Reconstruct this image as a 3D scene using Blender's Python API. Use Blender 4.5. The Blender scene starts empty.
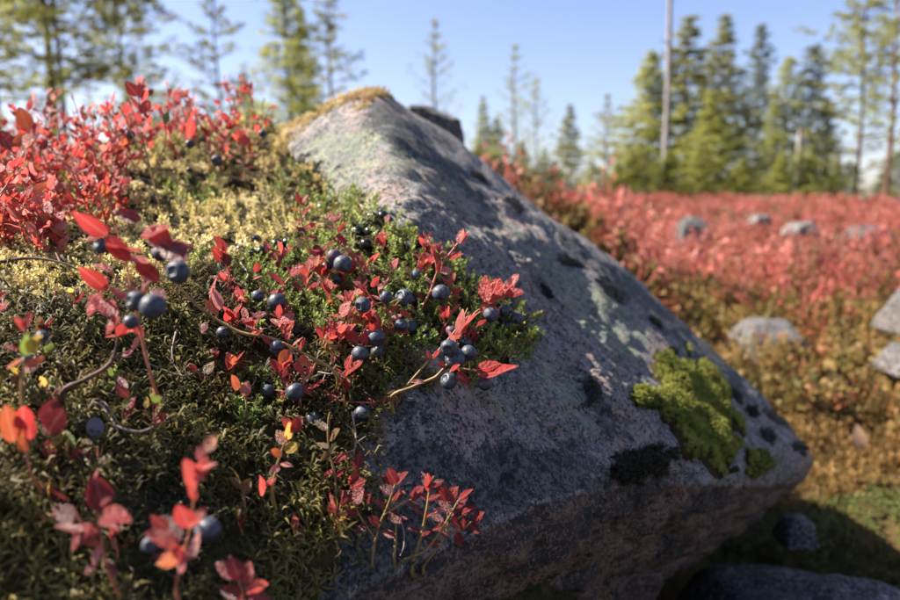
import bpy, bmesh, math, random
import numpy as np
from mathutils import Vector, Matrix
from mathutils.bvhtree import BVHTree

rnd = random.Random(7)
rng = np.random.default_rng(7)
SC = bpy.context.scene
COL = SC.collection

# ------------------------------------------------------------------ camera, sky, sun, exposure
F = 700.0                                   # focal length in pixels of the 900x600 photograph
TH = math.radians(7.7)
CAM = np.array([0.0, 0.0, 1.0])
RIGHT = np.array([1.0, 0, 0]); FWD = np.array([0, math.cos(TH), -math.sin(TH)]); UP = np.array([0, math.sin(TH), math.cos(TH)])
cd = bpy.data.cameras.new('camera'); cam = bpy.data.objects.new('camera', cd); COL.objects.link(cam)
cam.location = CAM; cam.rotation_euler = (math.pi/2 - TH, 0, 0)
cd.sensor_width = 36; cd.lens = 28; cd.clip_start = 0.01; cd.clip_end = 2000
cd.dof.use_dof = True; cd.dof.focus_distance = 0.425; cd.dof.aperture_fstop = 5.8; cd.dof.aperture_blades = 7
SC.camera = cam

SUN_AZ = math.radians(80)                   # to the left of straight ahead
SUN_EL = math.radians(43)
W = bpy.data.worlds.new('World'); SC.world = W; W.use_nodes = True
wn = W.node_tree.nodes; wl = W.node_tree.links
sky = wn.new('ShaderNodeTexSky'); sky.sky_type = 'NISHITA'; sky.sun_disc = False
sky.sun_elevation = SUN_EL; sky.sun_rotation = -SUN_AZ; sky.air_density = 1.0; sky.dust_density = 1.0; sky.ozone_density = 3.0
wm = wn.new('ShaderNodeMix'); wm.data_type = 'RGBA'; wm.blend_type = 'MULTIPLY'; wm.inputs[0].default_value = 1; wm.inputs[7].default_value = (1.09, 0.96, 1.03, 1)
wl.new(sky.outputs[0], wm.inputs[6]); wl.new(wm.outputs[2], wn['Background'].inputs[0]); wn['Background'].inputs[1].default_value = 0.070
sd = bpy.data.lights.new('sun', 'SUN'); sun = bpy.data.objects.new('sun', sd); COL.objects.link(sun)
sd.energy = 5.0; sd.angle = math.radians(0.53); sd.color = (1, 0.93, 0.82)
SUNDIR = Vector((-math.sin(SUN_AZ)*math.cos(SUN_EL), math.cos(SUN_AZ)*math.cos(SUN_EL), math.sin(SUN_EL)))
sun.rotation_euler = SUNDIR.to_track_quat('Z', 'Y').to_euler(); sun.location = (-5, 5, 6)
vs = SC.view_settings; vs.view_transform = 'Standard'; vs.look = 'None'; vs.exposure = 1.62; vs.gamma = 1
SC.cycles.max_bounces = 8; SC.cycles.transmission_bounces = 4; SC.cycles.diffuse_bounces = 3

# ------------------------------------------------------------------ small maths helpers
def at(px, py, d):
    return CAM + d*((px-450)/F*RIGHT - (py-300)/F*UP + FWD)
def proj(P):
    Q = np.asarray(P, float) - CAM
    z = Q @ FWD; z = np.where(np.abs(z) < 1e-4, 1e-4, z)
    return 450 + F*(Q @ RIGHT)/z, 300 - F*(Q @ UP)/z, z
def ray(px, py):
    v = at(px, py, 1.0) - CAM; return v
def hash3(i, j, k, s):
    h = (i*374761393 + j*668265263 + k*1274126177 + s*974634777) & 0xffffffff
    h = ((h ^ (h >> 13))*1274126177) & 0xffffffff
    return ((h ^ (h >> 16)) & 0xffff)/32767.5 - 1.0
def noise(P, sc=1.0, seed=0):
    P = np.asarray(P, float)*sc; I = np.floor(P).astype(np.int64); f = P-I; u = f*f*f*(f*(f*6-15)+10)
    r = 0
    for a in (0, 1):
        for b in (0, 1):
            for c in (0, 1):
                w = (u[..., 0] if a else 1-u[..., 0])*(u[..., 1] if b else 1-u[..., 1])*(u[..., 2] if c else 1-u[..., 2])
                r = r + w*hash3(I[..., 0]+a, I[..., 1]+b, I[..., 2]+c, seed)
    return r
def fbm(P, sc=1.0, oct=4, seed=0, g=0.5):
    r = 0; a = 1
    for o in range(oct):
        r = r + a*noise(P, sc*2.03**o, seed+o*17); a *= g
    return r
def sstep(a, b, x):
    t = np.clip((x-a)/(b-a), 0, 1); return t*t*(3-2*t)
def inpoly(px, py, poly):
    ins = np.zeros(np.shape(px), bool); n = len(poly)
    for i in range(n):
        x0, y0 = poly[i]; x1, y1 = poly[(i+1) % n]
        c = ((y0 > py) != (y1 > py)) & (px < (x1-x0)*(py-y0)/((y1-y0) or 1e-9)+x0)
        ins ^= c
    return ins
def polydist(px, py, poly):                 # positive inside
    d = np.full(np.shape(px), 1e9); n = len(poly)
    for i in range(n):
        x0, y0 = poly[i]; x1, y1 = poly[(i+1) % n]
        L = (x1-x0)**2+(y1-y0)**2 or 1e-9
        t = np.clip(((px-x0)*(x1-x0)+(py-y0)*(y1-y0))/L, 0, 1)
        d = np.minimum(d, np.hypot(px-x0-t*(x1-x0), py-y0-t*(y1-y0)))
    return np.where(inpoly(px, py, poly), d, -d)
def unit(v):
    v = np.asarray(v, float); return v/max(np.linalg.norm(v), 1e-9)

# ------------------------------------------------------------------ object helpers
def mesh_np(name, V, Fc, smooth=True, attrs=None, mats=(), matidx=None):
    me = bpy.data.meshes.new(name)
    V = np.asarray(V, np.float32); Fc = np.asarray(Fc, np.int32); k = Fc.shape[1]
    me.vertices.add(len(V)); me.vertices.foreach_set('co', V.ravel())
    me.loops.add(Fc.size); me.loops.foreach_set('vertex_index', Fc.ravel())
    me.polygons.add(len(Fc)); me.polygons.foreach_set('loop_start', np.arange(0, Fc.size, k, dtype=np.int32))
    if smooth: me.polygons.foreach_set('use_smooth', np.ones(len(Fc), bool))
    for a, v in (attrs or {}).items():
        at_ = me.attributes.new(a, 'FLOAT', 'POINT'); at_.data.foreach_set('value', np.asarray(v, np.float32))
    for m in mats: me.materials.append(m)
    if matidx is not None: me.polygons.foreach_set('material_index', np.asarray(matidx, np.int32))
    me.update(calc_edges=True)
    return me
def link(name, me, parent=None, loc=None, mat=None):
    o = bpy.data.objects.new(name, me); COL.objects.link(o)
    if parent is not None: o.parent = parent
    if loc is not None: o.location = loc
    if mat is not None: o.matrix_basis = mat
    return o
def tag(o, label=None, cat=None, group=None, kind=None):
    if label: o['label'] = label
    if cat: o['category'] = cat
    if group: o['group'] = group
    if kind: o['kind'] = kind
    return o
def thing(name, loc, label, cat, group=None):
    o = bpy.data.objects.new(name, None); COL.objects.link(o); o.location = loc; o.empty_display_size = 0.01
    return tag(o, label, cat, group)

# ------------------------------------------------------------------ materials
class NT:
    def __init__(s, name):
        s.m = bpy.data.materials.new(name); s.m.use_nodes = True; s.t = s.m.node_tree; s.t.nodes.clear()
        s.out = s.n('ShaderNodeOutputMaterial')
    def n(s, typ, **kw):
        x = s.t.nodes.new(typ)
        for k, v in kw.items(): setattr(x, k, v)
        return x
    def put(s, sock, v):
        if isinstance(v, bpy.types.NodeSocket): s.t.links.new(v, sock)
        elif v is not None:
            if hasattr(sock.default_value, '__len__') and not hasattr(v, '__len__'): v = (v, v, v, 1)
            elif hasattr(v, '__len__') and len(v) == 3 and len(sock.default_value) == 4: v = (*v, 1)
            sock.default_value = v
    def obj(s): return s.n('ShaderNodeTexCoord').outputs['Object']
    def wpos(s): return s.n('ShaderNodeNewGeometry').outputs['Position']
    def attr(s, a): return s.n('ShaderNodeAttribute', attribute_name=a).outputs['Fac']
    def noise(s, vec, sc, det=4, rough=0.55, dist=0, out='Fac'):
        x = s.n('ShaderNodeTexNoise'); s.put(x.inputs['Vector'], vec); x.inputs['Scale'].default_value = sc
        x.inputs['Detail'].default_value = det; x.inputs['Roughness'].default_value = rough; x.inputs['Distortion'].default_value = dist
        return x.outputs[out]
    def voro(s, vec, sc, feat='F1', out='Distance', rand=1):
        x = s.n('ShaderNodeTexVoronoi', feature=feat); s.put(x.inputs['Vector'], vec); x.inputs['Scale'].default_value = sc
        x.inputs['Randomness'].default_value = rand; return x.outputs[out]
    def math(s, op, a, b=None, c=None, clamp=False):
        x = s.n('ShaderNodeMath', operation=op, use_clamp=clamp); s.put(x.inputs[0], a)
        if b is not None: s.put(x.inputs[1], b)
        if c is not None: s.put(x.inputs[2], c)
        return x.outputs[0]
    def ramp(s, v, stops, interp='LINEAR'):
        x = s.n('ShaderNodeValToRGB'); s.put(x.inputs[0], v); cr = x.color_ramp; cr.interpolation = interp
        while len(cr.elements) < len(stops): cr.elements.new(0.5)
        for e, (p, c) in zip(cr.elements, stops):
            e.position = p; e.color = (*c, 1) if hasattr(c, '__len__') else (c, c, c, 1)
        return x.outputs[0]
    def mr(s, v, a, b, c=0, d=1):
        x = s.n('ShaderNodeMapRange', clamp=True); x.interpolation_type = 'SMOOTHSTEP'
        for i, q in enumerate((v, a, b, c, d)): s.put(x.inputs[i], q)
        return x.outputs[0]
    def mix(s, f, a, b, bt='MIX'):
        x = s.n('ShaderNodeMix', data_type='RGBA', blend_type=bt); s.put(x.inputs[0], f); s.put(x.inputs[6], a); s.put(x.inputs[7], b)
        return x.outputs[2]
    def bump(s, h, st, dist, nrm=None):
        x = s.n('ShaderNodeBump'); s.put(x.inputs['Height'], h); x.inputs['Strength'].default_value = st; x.inputs['Distance'].default_value = dist
        if nrm is not None: s.put(x.inputs['Normal'], nrm)
        return x.outputs[0]
    def pbsdf(s, col, rough=0.6, spec=0.5, nrm=None, **kw):
        x = s.n('ShaderNodeBsdfPrincipled'); s.put(x.inputs['Base Color'], col); s.put(x.inputs['Roughness'], rough)
        s.put(x.inputs['Specular IOR Level'], spec)
        if nrm is not None: s.put(x.inputs['Normal'], nrm)
        for k, v in kw.items(): s.put(x.inputs[k.replace('_', ' ')], v)
        return x.outputs[0]
    def end(s, sh): s.t.links.new(sh, s.out.inputs[0]); return s.m
    def leafy(s, col, rough=0.5, spec=0.4, trans=0.45, tcol=None, nrm=None, **kw):
        a = s.pbsdf(col, rough, spec, nrm, **kw); t = s.n('ShaderNodeBsdfTranslucent'); s.put(t.inputs[0], tcol if tcol is not None else col)
        m = s.n('ShaderNodeMixShader'); m.inputs[0].default_value = trans
        s.t.links.new(a, m.inputs[1]); s.t.links.new(t.outputs[0], m.inputs[2]); return s.end(m.outputs[0])

def mat_leaf(name, cols, tr=0.45, under=(0.55, 0.25, 0.22)):
    s = NT(name); r = s.n('ShaderNodeObjectInfo').outputs['Random']; o = s.obj()
    n = len(cols); base = s.ramp(r, [(i/max(n-1, 1), c) for i, c in enumerate(cols)])
    base = s.mix(s.mr(s.noise(o, 3.5, 3), 0.42, 0.72), base, s.mix(0.5, base, (0.32, 0.03, 0.025)))
    sep = s.n('ShaderNodeSeparateXYZ'); s.put(sep.inputs[0], o)
    ax = s.math('ABSOLUTE', sep.outputs[0])
    midrib = s.mr(ax, 0.012, 0.03, 1, 0)
    v = s.math('SINE', s.math('MULTIPLY', s.math('ADD', sep.outputs[1], s.math('MULTIPLY', ax, -0.9)), 55))
    vein = s.mr(v, 0.75, 1.0, 0, 0.55)
    vm = s.math('MAXIMUM', midrib, vein)
    spots = s.mr(s.noise(o, 18, 2), 0.66, 0.74, 0, 0.45)
    base = s.mix(spots, base, (0.12, 0.03, 0.015))
    c = s.mix(s.math('MULTIPLY', vm, 0.45), base, s.mix(0.5, base, (0.75, 0.40, 0.30)))
    bf = s.n('ShaderNodeNewGeometry').outputs['Backfacing']
    cc = s.mix(s.math('MULTIPLY', bf, 0.28), c, under)
    hs = s.n('ShaderNodeHueSaturation'); hs.inputs['Saturation'].default_value = 1.0; hs.inputs['Value'].default_value = 1.3; s.put(hs.inputs['Color'], c)
    b = s.bump(s.math('SUBTRACT', s.noise(o, 9, 3), s.math('MULTIPLY', vm, 0.6)), 0.5, 0.05)
    return s.leafy(cc, 0.38, 0.55, tr, hs.outputs[0], b)
M_RED = mat_leaf('red_leaf', [(0.36, 0.018, 0.018), (0.48, 0.045, 0.038), (0.54, 0.085, 0.065), (0.44, 0.032, 0.032)], 0.45)
M_PINK = mat_leaf('pink_leaf', [(0.62, 0.16, 0.15), (0.66, 0.24, 0.20)], 0.4, (0.7, 0.4, 0.36))
M_DARK = mat_leaf('wine_and_shade_leaf', [(0.13, 0.010, 0.014), (0.20, 0.014, 0.016)], 0.3, (0.2, 0.06, 0.06))  # wine red; also carries the painted shade of the rock-foot sprigs
M_ORANGE = mat_leaf('orange_leaf', [(0.48, 0.09, 0.025), (0.50, 0.14, 0.04), (0.42, 0.06, 0.025)], 0.32, (0.6, 0.3, 0.15))
M_YELLOW = mat_leaf('yellow_leaf', [(0.55, 0.40, 0.06), (0.60, 0.32, 0.07)], 0.5, (0.6, 0.45, 0.2))
M_GREEN = mat_leaf('green_leaf', [(0.11, 0.20, 0.03), (0.16, 0.26, 0.04)], 0.5, (0.25, 0.32, 0.14))
M_OLIVE = mat_leaf('olive_leaf', [(0.16, 0.11, 0.03), (0.20, 0.12, 0.035)], 0.4, (0.25, 0.2, 0.1))
LM = {'r': M_RED, 'p': M_PINK, 'd': M_DARK, 'o': M_ORANGE, 'y': M_YELLOW, 'g': M_GREEN, 'v': M_OLIVE}

def mat_berry():
    s = NT('blue_berry_skin'); o = s.obj(); r = s.n('ShaderNodeObjectInfo').outputs['Random']
    bloom = s.mr(s.noise(o, 1.7, 5, 0.6), 0.32, 0.62)
    bloom = s.math('MULTIPLY', bloom, s.mr(r, 0, 1, 0.55, 1.0))
    c = s.mix(bloom, (0.012, 0.013, 0.020), (0.082, 0.092, 0.122))
    c = s.mix(s.mr(s.noise(o, 1.4, 3, .6), 0.54, 0.64, 0, 0.6), c, (0.016, 0.014, 0.03)); c = s.mix(s.mr(r, .965, .975, 0, .6), c, (0.10, 0.03, 0.055))
    return s.end(s.pbsdf(c, s.mr(bloom, 0, 1, 0.42, 0.72), 0.5, s.bump(s.noise(o, 4, 3), 0.12, 0.10)))
M_BERRY = mat_berry()
def simple(name, col, rough=0.7, var=0.4, sc=60, spec=0.4, bump=0.4, bd=0.001):
    s = NT(name); o = s.wpos(); n = s.noise(o, sc, 4)
    c = s.mix(s.mr(n, 0.3, 0.7), tuple(x*(1-var) for x in col), tuple(min(1, x*(1+var)) for x in col))
    return s.end(s.pbsdf(c, rough, spec, s.bump(n, bump, bd)))
M_CALYX = simple('berry_calyx', (0.02, 0.018, 0.03), 0.8)
M_CROW = simple('black_berry_skin', (0.008, 0.008, 0.011), 0.22, 0.3, 200, 0.5, 0.05)
M_STEM = simple('olive_stem', (0.24, 0.15, 0.05), 0.55, 0.4, 120)
M_STEMR = simple('red_stem', (0.40, 0.13, 0.07), 0.5, 0.4, 120)
M_TWIG = simple('dark_twig', (0.09, 0.05, 0.035), 0.8, 0.5, 200)
M_PALE = simple('bleached_twig', (0.26, 0.20, 0.16), 0.8, 0.25, 200)

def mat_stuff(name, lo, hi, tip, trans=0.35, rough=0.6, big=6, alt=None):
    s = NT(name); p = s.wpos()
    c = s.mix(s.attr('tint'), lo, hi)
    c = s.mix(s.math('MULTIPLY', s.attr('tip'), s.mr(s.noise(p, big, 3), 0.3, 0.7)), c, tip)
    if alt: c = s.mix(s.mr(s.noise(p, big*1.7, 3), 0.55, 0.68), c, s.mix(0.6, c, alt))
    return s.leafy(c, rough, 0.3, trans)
M_MOSS = mat_stuff('feather_moss', (0.012, 0.011, 0.003), (0.060, 0.052, 0.011), (0.27, 0.21, 0.045), 0.3, alt=(0.10, 0.045, 0.010), big=14)  # olive tones darkened to stand in for shade on the lower slope
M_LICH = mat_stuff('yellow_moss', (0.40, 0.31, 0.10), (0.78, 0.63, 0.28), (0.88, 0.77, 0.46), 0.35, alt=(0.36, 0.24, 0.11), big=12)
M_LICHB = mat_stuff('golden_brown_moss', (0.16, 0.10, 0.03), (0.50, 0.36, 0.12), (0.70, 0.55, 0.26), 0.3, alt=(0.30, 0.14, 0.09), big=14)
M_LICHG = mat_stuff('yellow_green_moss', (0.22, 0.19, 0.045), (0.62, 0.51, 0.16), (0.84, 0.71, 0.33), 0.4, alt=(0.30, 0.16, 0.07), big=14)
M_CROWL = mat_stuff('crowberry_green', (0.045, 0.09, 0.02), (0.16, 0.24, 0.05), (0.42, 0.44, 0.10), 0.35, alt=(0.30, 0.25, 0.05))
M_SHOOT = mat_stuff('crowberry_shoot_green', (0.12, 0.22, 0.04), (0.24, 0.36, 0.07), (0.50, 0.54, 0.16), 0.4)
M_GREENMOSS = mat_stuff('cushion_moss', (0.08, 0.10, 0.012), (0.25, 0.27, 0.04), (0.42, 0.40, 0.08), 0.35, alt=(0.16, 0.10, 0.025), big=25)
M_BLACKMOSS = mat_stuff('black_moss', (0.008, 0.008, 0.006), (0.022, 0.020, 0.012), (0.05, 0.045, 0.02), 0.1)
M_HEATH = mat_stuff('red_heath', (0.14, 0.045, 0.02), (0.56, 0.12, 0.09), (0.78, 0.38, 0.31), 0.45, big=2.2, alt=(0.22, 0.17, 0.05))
M_MIXED = mat_stuff('autumn_heath', (0.05, 0.055, 0.015), (0.30, 0.23, 0.06), (0.52, 0.26, 0.12), 0.45, big=5, alt=(0.5, 0.10, 0.07))
M_BROWN = mat_stuff('brown_moss', (0.03, 0.02, 0.007), (0.23, 0.12, 0.03), (0.42, 0.25, 0.08), 0.3, big=5, alt=(0.04, 0.055, 0.015))
M_HUM = mat_stuff('shade_tinted_heath', (0.03, 0.03, 0.010), (0.12, 0.075, 0.022), (0.24, 0.13, 0.05), 0.25, big=5, alt=(0.20, 0.035, 0.02))  # brown foliage darkened to imitate the hummock's shaded flank
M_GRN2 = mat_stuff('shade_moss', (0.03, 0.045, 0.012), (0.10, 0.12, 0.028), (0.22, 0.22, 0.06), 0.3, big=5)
M_NEEDLE = mat_stuff('pine_needles', (0.11, 0.125, 0.035), (0.29, 0.28, 0.075), (0.44, 0.39, 0.12), 0.5, big=1.5)
M_NEEDLE_Y = mat_stuff('yellow_green_needles', (0.20, 0.22, 0.05), (0.42, 0.42, 0.10), (0.56, 0.52, 0.16), 0.5, big=1.5)
M_NEEDLE_D = mat_stuff('blue_green_needles', (0.09, 0.12, 0.075), (0.17, 0.20, 0.11), (0.26, 0.27, 0.15), 0.45, big=1.5)
M_BIRCH = mat_stuff('pale_green_foliage', (0.16, 0.26, 0.06), (0.30, 0.38, 0.10), (0.42, 0.44, 0.14), 0.5, big=2)
def mat_bark(name, lo, hi):
    s = NT(name); o = s.wpos(); mp = s.n('ShaderNodeMapping'); s.put(mp.inputs[0], o); mp.inputs['Scale'].default_value = (30, 30, 6)
    n = s.noise(mp.outputs[0], 1, 5, 0.65); return s.end(s.pbsdf(s.ramp(n, [(0.3, lo), (0.7, hi)]), 0.85, 0.2, s.bump(n, 0.8, 0.01)))
M_BARK = mat_bark('pine_bark', (0.06, 0.035, 0.025), (0.22, 0.12, 0.075))
M_SNAG = mat_bark('grey_dead_wood', (0.16, 0.14, 0.13), (0.40, 0.36, 0.33))

def mat_rock(name, base, pink, green=1.0, painted=True, dark=1.0):
    s = NT(name); o = s.obj(); k3 = lambda c, f: tuple(min(1, x*f) for x in c)
    mid = s.noise(o, 75, 7, 0.78); big = s.noise(o, 8, 6, 0.7); fine = s.noise(o, 330, 4, 0.75)
    gr = s.n('ShaderNodeSeparateColor'); s.put(gr.inputs[0], s.voro(o, 560, out='Color')); gr2 = s.n('ShaderNodeSeparateColor'); s.put(gr2.inputs[0], s.voro(o, 240, out='Color'))
    # granite: pink to grey, with dark mica and pale feldspar grains
    c = s.mix(s.mr(big, 0.50, 0.57), base, pink)
    c = s.mix(s.mr(mid, 0.42, 0.62), c, s.mix(0.65, c, k3(base, .35)))
    c = s.mix(s.mr(gr.outputs[0], 0.70, 0.74), c, k3(base, .22))
    c = s.mix(s.mr(gr.outputs[1], 0.80, 0.84, 0, .8), c, (0.38, 0.36, 0.34))
    c = s.mix(s.mr(gr2.outputs[0], 0.80, 0.84, 0, .5), c, k3(pink, 1.5))
    c = s.mix(s.mr(s.noise(o, 46, 6, 0.8), 0.56, 0.60, 0, .7), c, (0.40, 0.37, 0.37))
    # charcoal crust lichen in big ragged plates
    kn = s.math('ADD', s.math('MULTIPLY', s.math('SUBTRACT', s.noise(o, 19, 8, 0.72), 0.5), 2.0), s.math('MULTIPLY', s.math('SUBTRACT', s.noise(o, 110, 5, .8), .5), 0.9))
    kb = s.math('ADD', kn, s.math('MULTIPLY', s.attr('dark'), 0.62)) if painted else kn
    crust = s.mr(kb, 0.24, 0.30, 0, 0.93*dark)
    crustc = s.mix(s.mr(s.math('ADD', s.noise(o, 130, 5, .75), s.math('MULTIPLY', gr.outputs[2], 0.25)), 0.52, 0.78), (0.016, 0.017, 0.017), (0.145, 0.148, 0.140))
    c = s.mix(crust, c, crustc)
    # pale green crumbs
    ln = s.math('ADD', s.math('MULTIPLY', s.math('SUBTRACT', s.noise(o, 24, 8, 0.75), 0.5), 1.6), s.math('MULTIPLY', s.math('SUBTRACT', s.noise(o, 5, 3), .5), 1.0))
    ln = s.math('ADD', ln, s.math('MULTIPLY', s.attr('lichen'), 0.48)) if painted else ln
    lm = s.mr(ln, 0.30, 0.52)
    isl = s.mr(s.math('ADD', s.math('ADD', s.math('MULTIPLY', s.noise(o, 190, 5, 0.8), 1.3), s.math('MULTIPLY', gr.outputs[2], 0.16)), s.math('MULTIPLY', lm, 0.13)), 0.83, 0.86)
    lm2 = s.math('MULTIPLY', s.math('MULTIPLY', s.mr(lm, 0.0, 0.25), isl), green*.95)
    lc = s.mix(s.mr(s.noise(o, 38, 4), 0.42, 0.58), (0.27, 0.32, 0.24), (0.43, 0.46, 0.27))
    lc = s.mix(s.mr(s.noise(o, 420, 2), 0.40, 0.60, 0.45, 0), lc, (0.10, 0.13, 0.09))
    c = s.mix(lm2, c, lc)
    h = s.math('ADD', s.math('MULTIPLY', mid, 1.5), s.math('MULTIPLY', fine, 0.55)); h = s.math('ADD', h, s.math('MULTIPLY', gr.outputs[0], 0.14))
    if painted:
        ru = s.attr('rust'); mp = s.n('ShaderNodeMapping'); s.put(mp.inputs[0], o); mp.inputs['Scale'].default_value = (1, 1, 3.2); mp.inputs['Rotation'].default_value = (0, .35, 0)
        rn = s.noise(mp.outputs[0], 20, 8, 0.75, 0.5)
        rc = s.mix(s.mr(rn, 0.40, 0.60), (0.045, 0.028, 0.019), (0.25, 0.13, 0.085))
        rc = s.mix(s.mr(s.noise(mp.outputs[0], 60, 6, 0.8), 0.55, 0.62, 0, 0.6), rc, (0.25, 0.21, 0.19))
        rc = s.mix(s.mr(s.noise(mp.outputs[0], 11, 6, 0.75), 0.50, 0.55, 0, 0.92), rc, (0.035, 0.035, 0.040))
        rc = s.mix(s.mr(gr.outputs[0], 0.60, 0.66, 0, .6), rc, (0.02, 0.015, 0.012)); rc = s.mix(s.mr(gr.outputs[1], 0.80, 0.84, 0, .5), rc, (0.30, 0.20, 0.16))
        c = s.mix(s.mr(s.math('ADD', ru, s.math('MULTIPLY', s.math('SUBTRACT', rn, 0.5), 0.9)), 0.40, 0.56), c, rc)
    h = s.math('ADD', h, s.math('MULTIPLY', lm2, 0.35)); h = s.math('SUBTRACT', h, s.math('MULTIPLY', crust, 0.15))
    return s.end(s.pbsdf(c, s.mr(mid, 0.3, 0.7, 0.55, 0.85), 0.35, s.bump(h, 1.0, 0.0045)))
M_ROCK = mat_rock('boulder_granite', (0.205, 0.205, 0.190), (0.34, 0.235, 0.195))
M_ROCK2 = mat_rock('grey_granite', (0.10, 0.095, 0.085), (0.17, 0.13, 0.11), 0.9, False, 1.0)
M_ROCK3 = mat_rock('dark_granite', (0.050, 0.048, 0.046), (0.065, 0.055, 0.05), 0.3, False)
def mat_soil(name, cols, sc):
    s = NT(name); o = s.wpos(); n = s.noise(o, sc, 6, 0.7)
    c = s.ramp(n, [(0.30+0.12*i, k) for i, k in enumerate(cols)])
    return s.end(s.pbsdf(c, 0.9, 0.1, s.bump(n, 1, 0.02)))
M_MOUND = mat_soil('peat_under_moss', [(0.012, 0.010, 0.006), (0.035, 0.03, 0.012), (0.07, 0.055, 0.02), (0.10, 0.07, 0.03)], 60)
M_GROUND = mat_soil('heath_ground', [(0.015, 0.014, 0.006), (0.04, 0.035, 0.012), (0.075, 0.05, 0.018), (0.11, 0.07, 0.025)], 9)

# ------------------------------------------------------------------ terrain height (world z)
_gy = np.array([-400, -20, -2, 0, 1, 2, 4, 8, 12, 14, 20, 60, 400], float)
_gz = np.array([-6, -1.0, -.55, -.52, -.50, -.50, -.42, -.20, .02, 0.0, -.3, -2.0, -8.0], float)+1.0
def ground_z(x, y):
    x = np.asarray(x, float); y = np.asarray(y, float)
    z = np.interp(y, _gy, _gz)
    z = z + 0.60*np.exp(-.5*((x+.02)/.52)**2-.5*((y-2.7)/.5)**2) - 0.32*np.exp(-((x-.28)/.36)**4-((y-.66)/.34)**4)
    z = z - 0.012*np.clip(x-4, 0, 60) + 0.01*np.clip(-x-3, 0, 40)
    P = np.stack([x, y, 0*x], -1); z = z+0.05*fbm(P, 1.1, 3, 5)*sstep(0.5, 3, y)+0.032*fbm(P, 4.2, 3, 9)
    return z
n1, n2 = 260, 300
gx = np.sinh(np.linspace(-6.4, 6.4, n1))*1.0*0.9; gy = np.sinh(np.linspace(-4.6, 6.6, n2))*0.9+1.5
GX, GY = np.meshgrid(gx, gy)
def grid_faces(nx, ny):
    i = np.arange(nx-1)[None, :]+nx*np.arange(ny-1)[:, None]
    return np.stack([i, i+1, i+nx+1, i+nx], -1).reshape(-1, 4)
GV = np.stack([GX, GY, ground_z(GX, GY)], -1).reshape(-1, 3)
g = link('ground', mesh_np('ground', GV, grid_faces(n1, n2), mats=[M_GROUND])); tag(g, kind='structure')

# ------------------------------------------------------------------ the boulder
def rock_from_points(pts, ico, seed, amps, p=22, warp=None, centre=None):
    bm = bmesh.new()
    for q in pts: bm.verts.new(q)
    r = bmesh.ops.convex_hull(bm, input=bm.verts)
    bmesh.ops.delete(bm, geom=[x for x in r['geom_interior'] if isinstance(x, bmesh.types.BMVert)], context='VERTS')
    bm.normal_update(); c = np.mean([v.co[:] for v in bm.verts], 0) if centre is None else np.array(centre)
    N, D = [], []
    for f in bm.faces:
        n = np.array(f.normal); d = n @ (np.array(f.verts[0].co)-c)
        if d < 0: n = -n; d = -d
        if any(n @ m > 0.999 and abs(d-e) < 1e-3 for m, e in zip(N, D)): continue
        N.append(n); D.append(max(d, 1e-3))
    bm.free(); N = np.array(N); D = np.array(D)
    bm = bmesh.new(); bmesh.ops.create_icosphere(bm, subdivisions=ico, radius=1)
    U = np.array([v.co[:] for v in bm.verts]); Fc = np.array([[v.index for v in f.verts] for f in bm.faces]); bm.free()
    if warp is not None:
        U = U+np.array(warp); U /= np.linalg.norm(U, axis=1)[:, None]
    q = np.clip(U @ N.T, 0, None)/D
    r = (q**p).sum(1)**(-1/p)
    V = c+U*r[:, None]
    for k, (sc, am) in enumerate(amps):
        V = V+U*(fbm(V, sc, 3, seed+31*k)*am)[:, None]
    return V, Fc, c
A = at
ctl = [A(368, 72, .90), A(338, 84, .90), A(402, 88, .98), A(300, 106, .90),
       A(398, 160, .635), A(402, 225, .53), A(425, 330, .45),
       A(470, 146, 1.02), A(560, 208, 1.0), A(650, 280, .97), A(742, 368, .92), A(806, 425, .90), A(834, 460, .87), A(820, 484, .87),
       A(250, 700, .30), A(330, 600, .36), A(450, 542, .395), A(540, 504, .43), A(650, 484, .51), A(760, 484, .67),
       A(235, 300, .62), A(180, 420, .50), A(560, 400, .495), A(280, 200, .76),
       A(400, 690, .44), A(520, 628, .56), A(640, 588, .66), A(710, 546, .74), A(788, 500, .85),
       A(250, 130, 1.0), A(330, 140, 1.40), A(480, 220, 1.4), A(700, 380, 1.25), A(790, 470, 1.12),
       np.array([-.15, .45, .5]), np.array([-.1, 1.15, .42]), np.array([.28, 1.05, .58])]
RV, RF, RC = rock_from_points(ctl, 7, 3, [(7, .011), (22, .0055), (70, .0024), (190, .0013)], 26, warp=(.1, -.55, .25), centre=A(480, 400, .74))
# weathering: shallow grooves that run down the face, pits
nx_ = fbm(RV*np.array([1, 1, 2.2]), 14, 4, 77)
RV = RV-(np.clip(np.abs(nx_)*-1+.10, 0, 1)*.035)[:, None]*((RV-RC)/np.linalg.norm(RV-RC, axis=1)[:, None])
wst = (RV[:, 2]+.30*RV[:, 0]-.10*RV[:, 1])*34+1.3*fbm(RV, 6, 3, 15); stp = wst-np.floor(wst); under = np.clip(.5-(RV[:, 2]-.66-.35*(RV[:, 1]-.4))*14, 0, 1)
RV = RV-((stp**2)*.019*under*(.5+.5*np.clip(.5+noise(RV, 7, 44), 0, 1)))[:, None]*((RV-RC)/np.linalg.norm(RV-RC, axis=1)[:, None])
crk = np.abs(fbm(RV*np.array([1, 1, .6]), 8, 4, 120)); RV = RV-(np.clip(.035-crk, 0, 1)*.16)[:, None]*((RV-RC)/np.linalg.norm(RV-RC, axis=1)[:, None])
pit = np.clip(noise(RV, 34, 91)-.45, 0, 1)
RV = RV-(pit*.010)[:, None]*((RV-RC)/np.linalg.norm(RV-RC, axis=1)[:, None])
rpx, rpy, rd = proj(RV)
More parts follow.
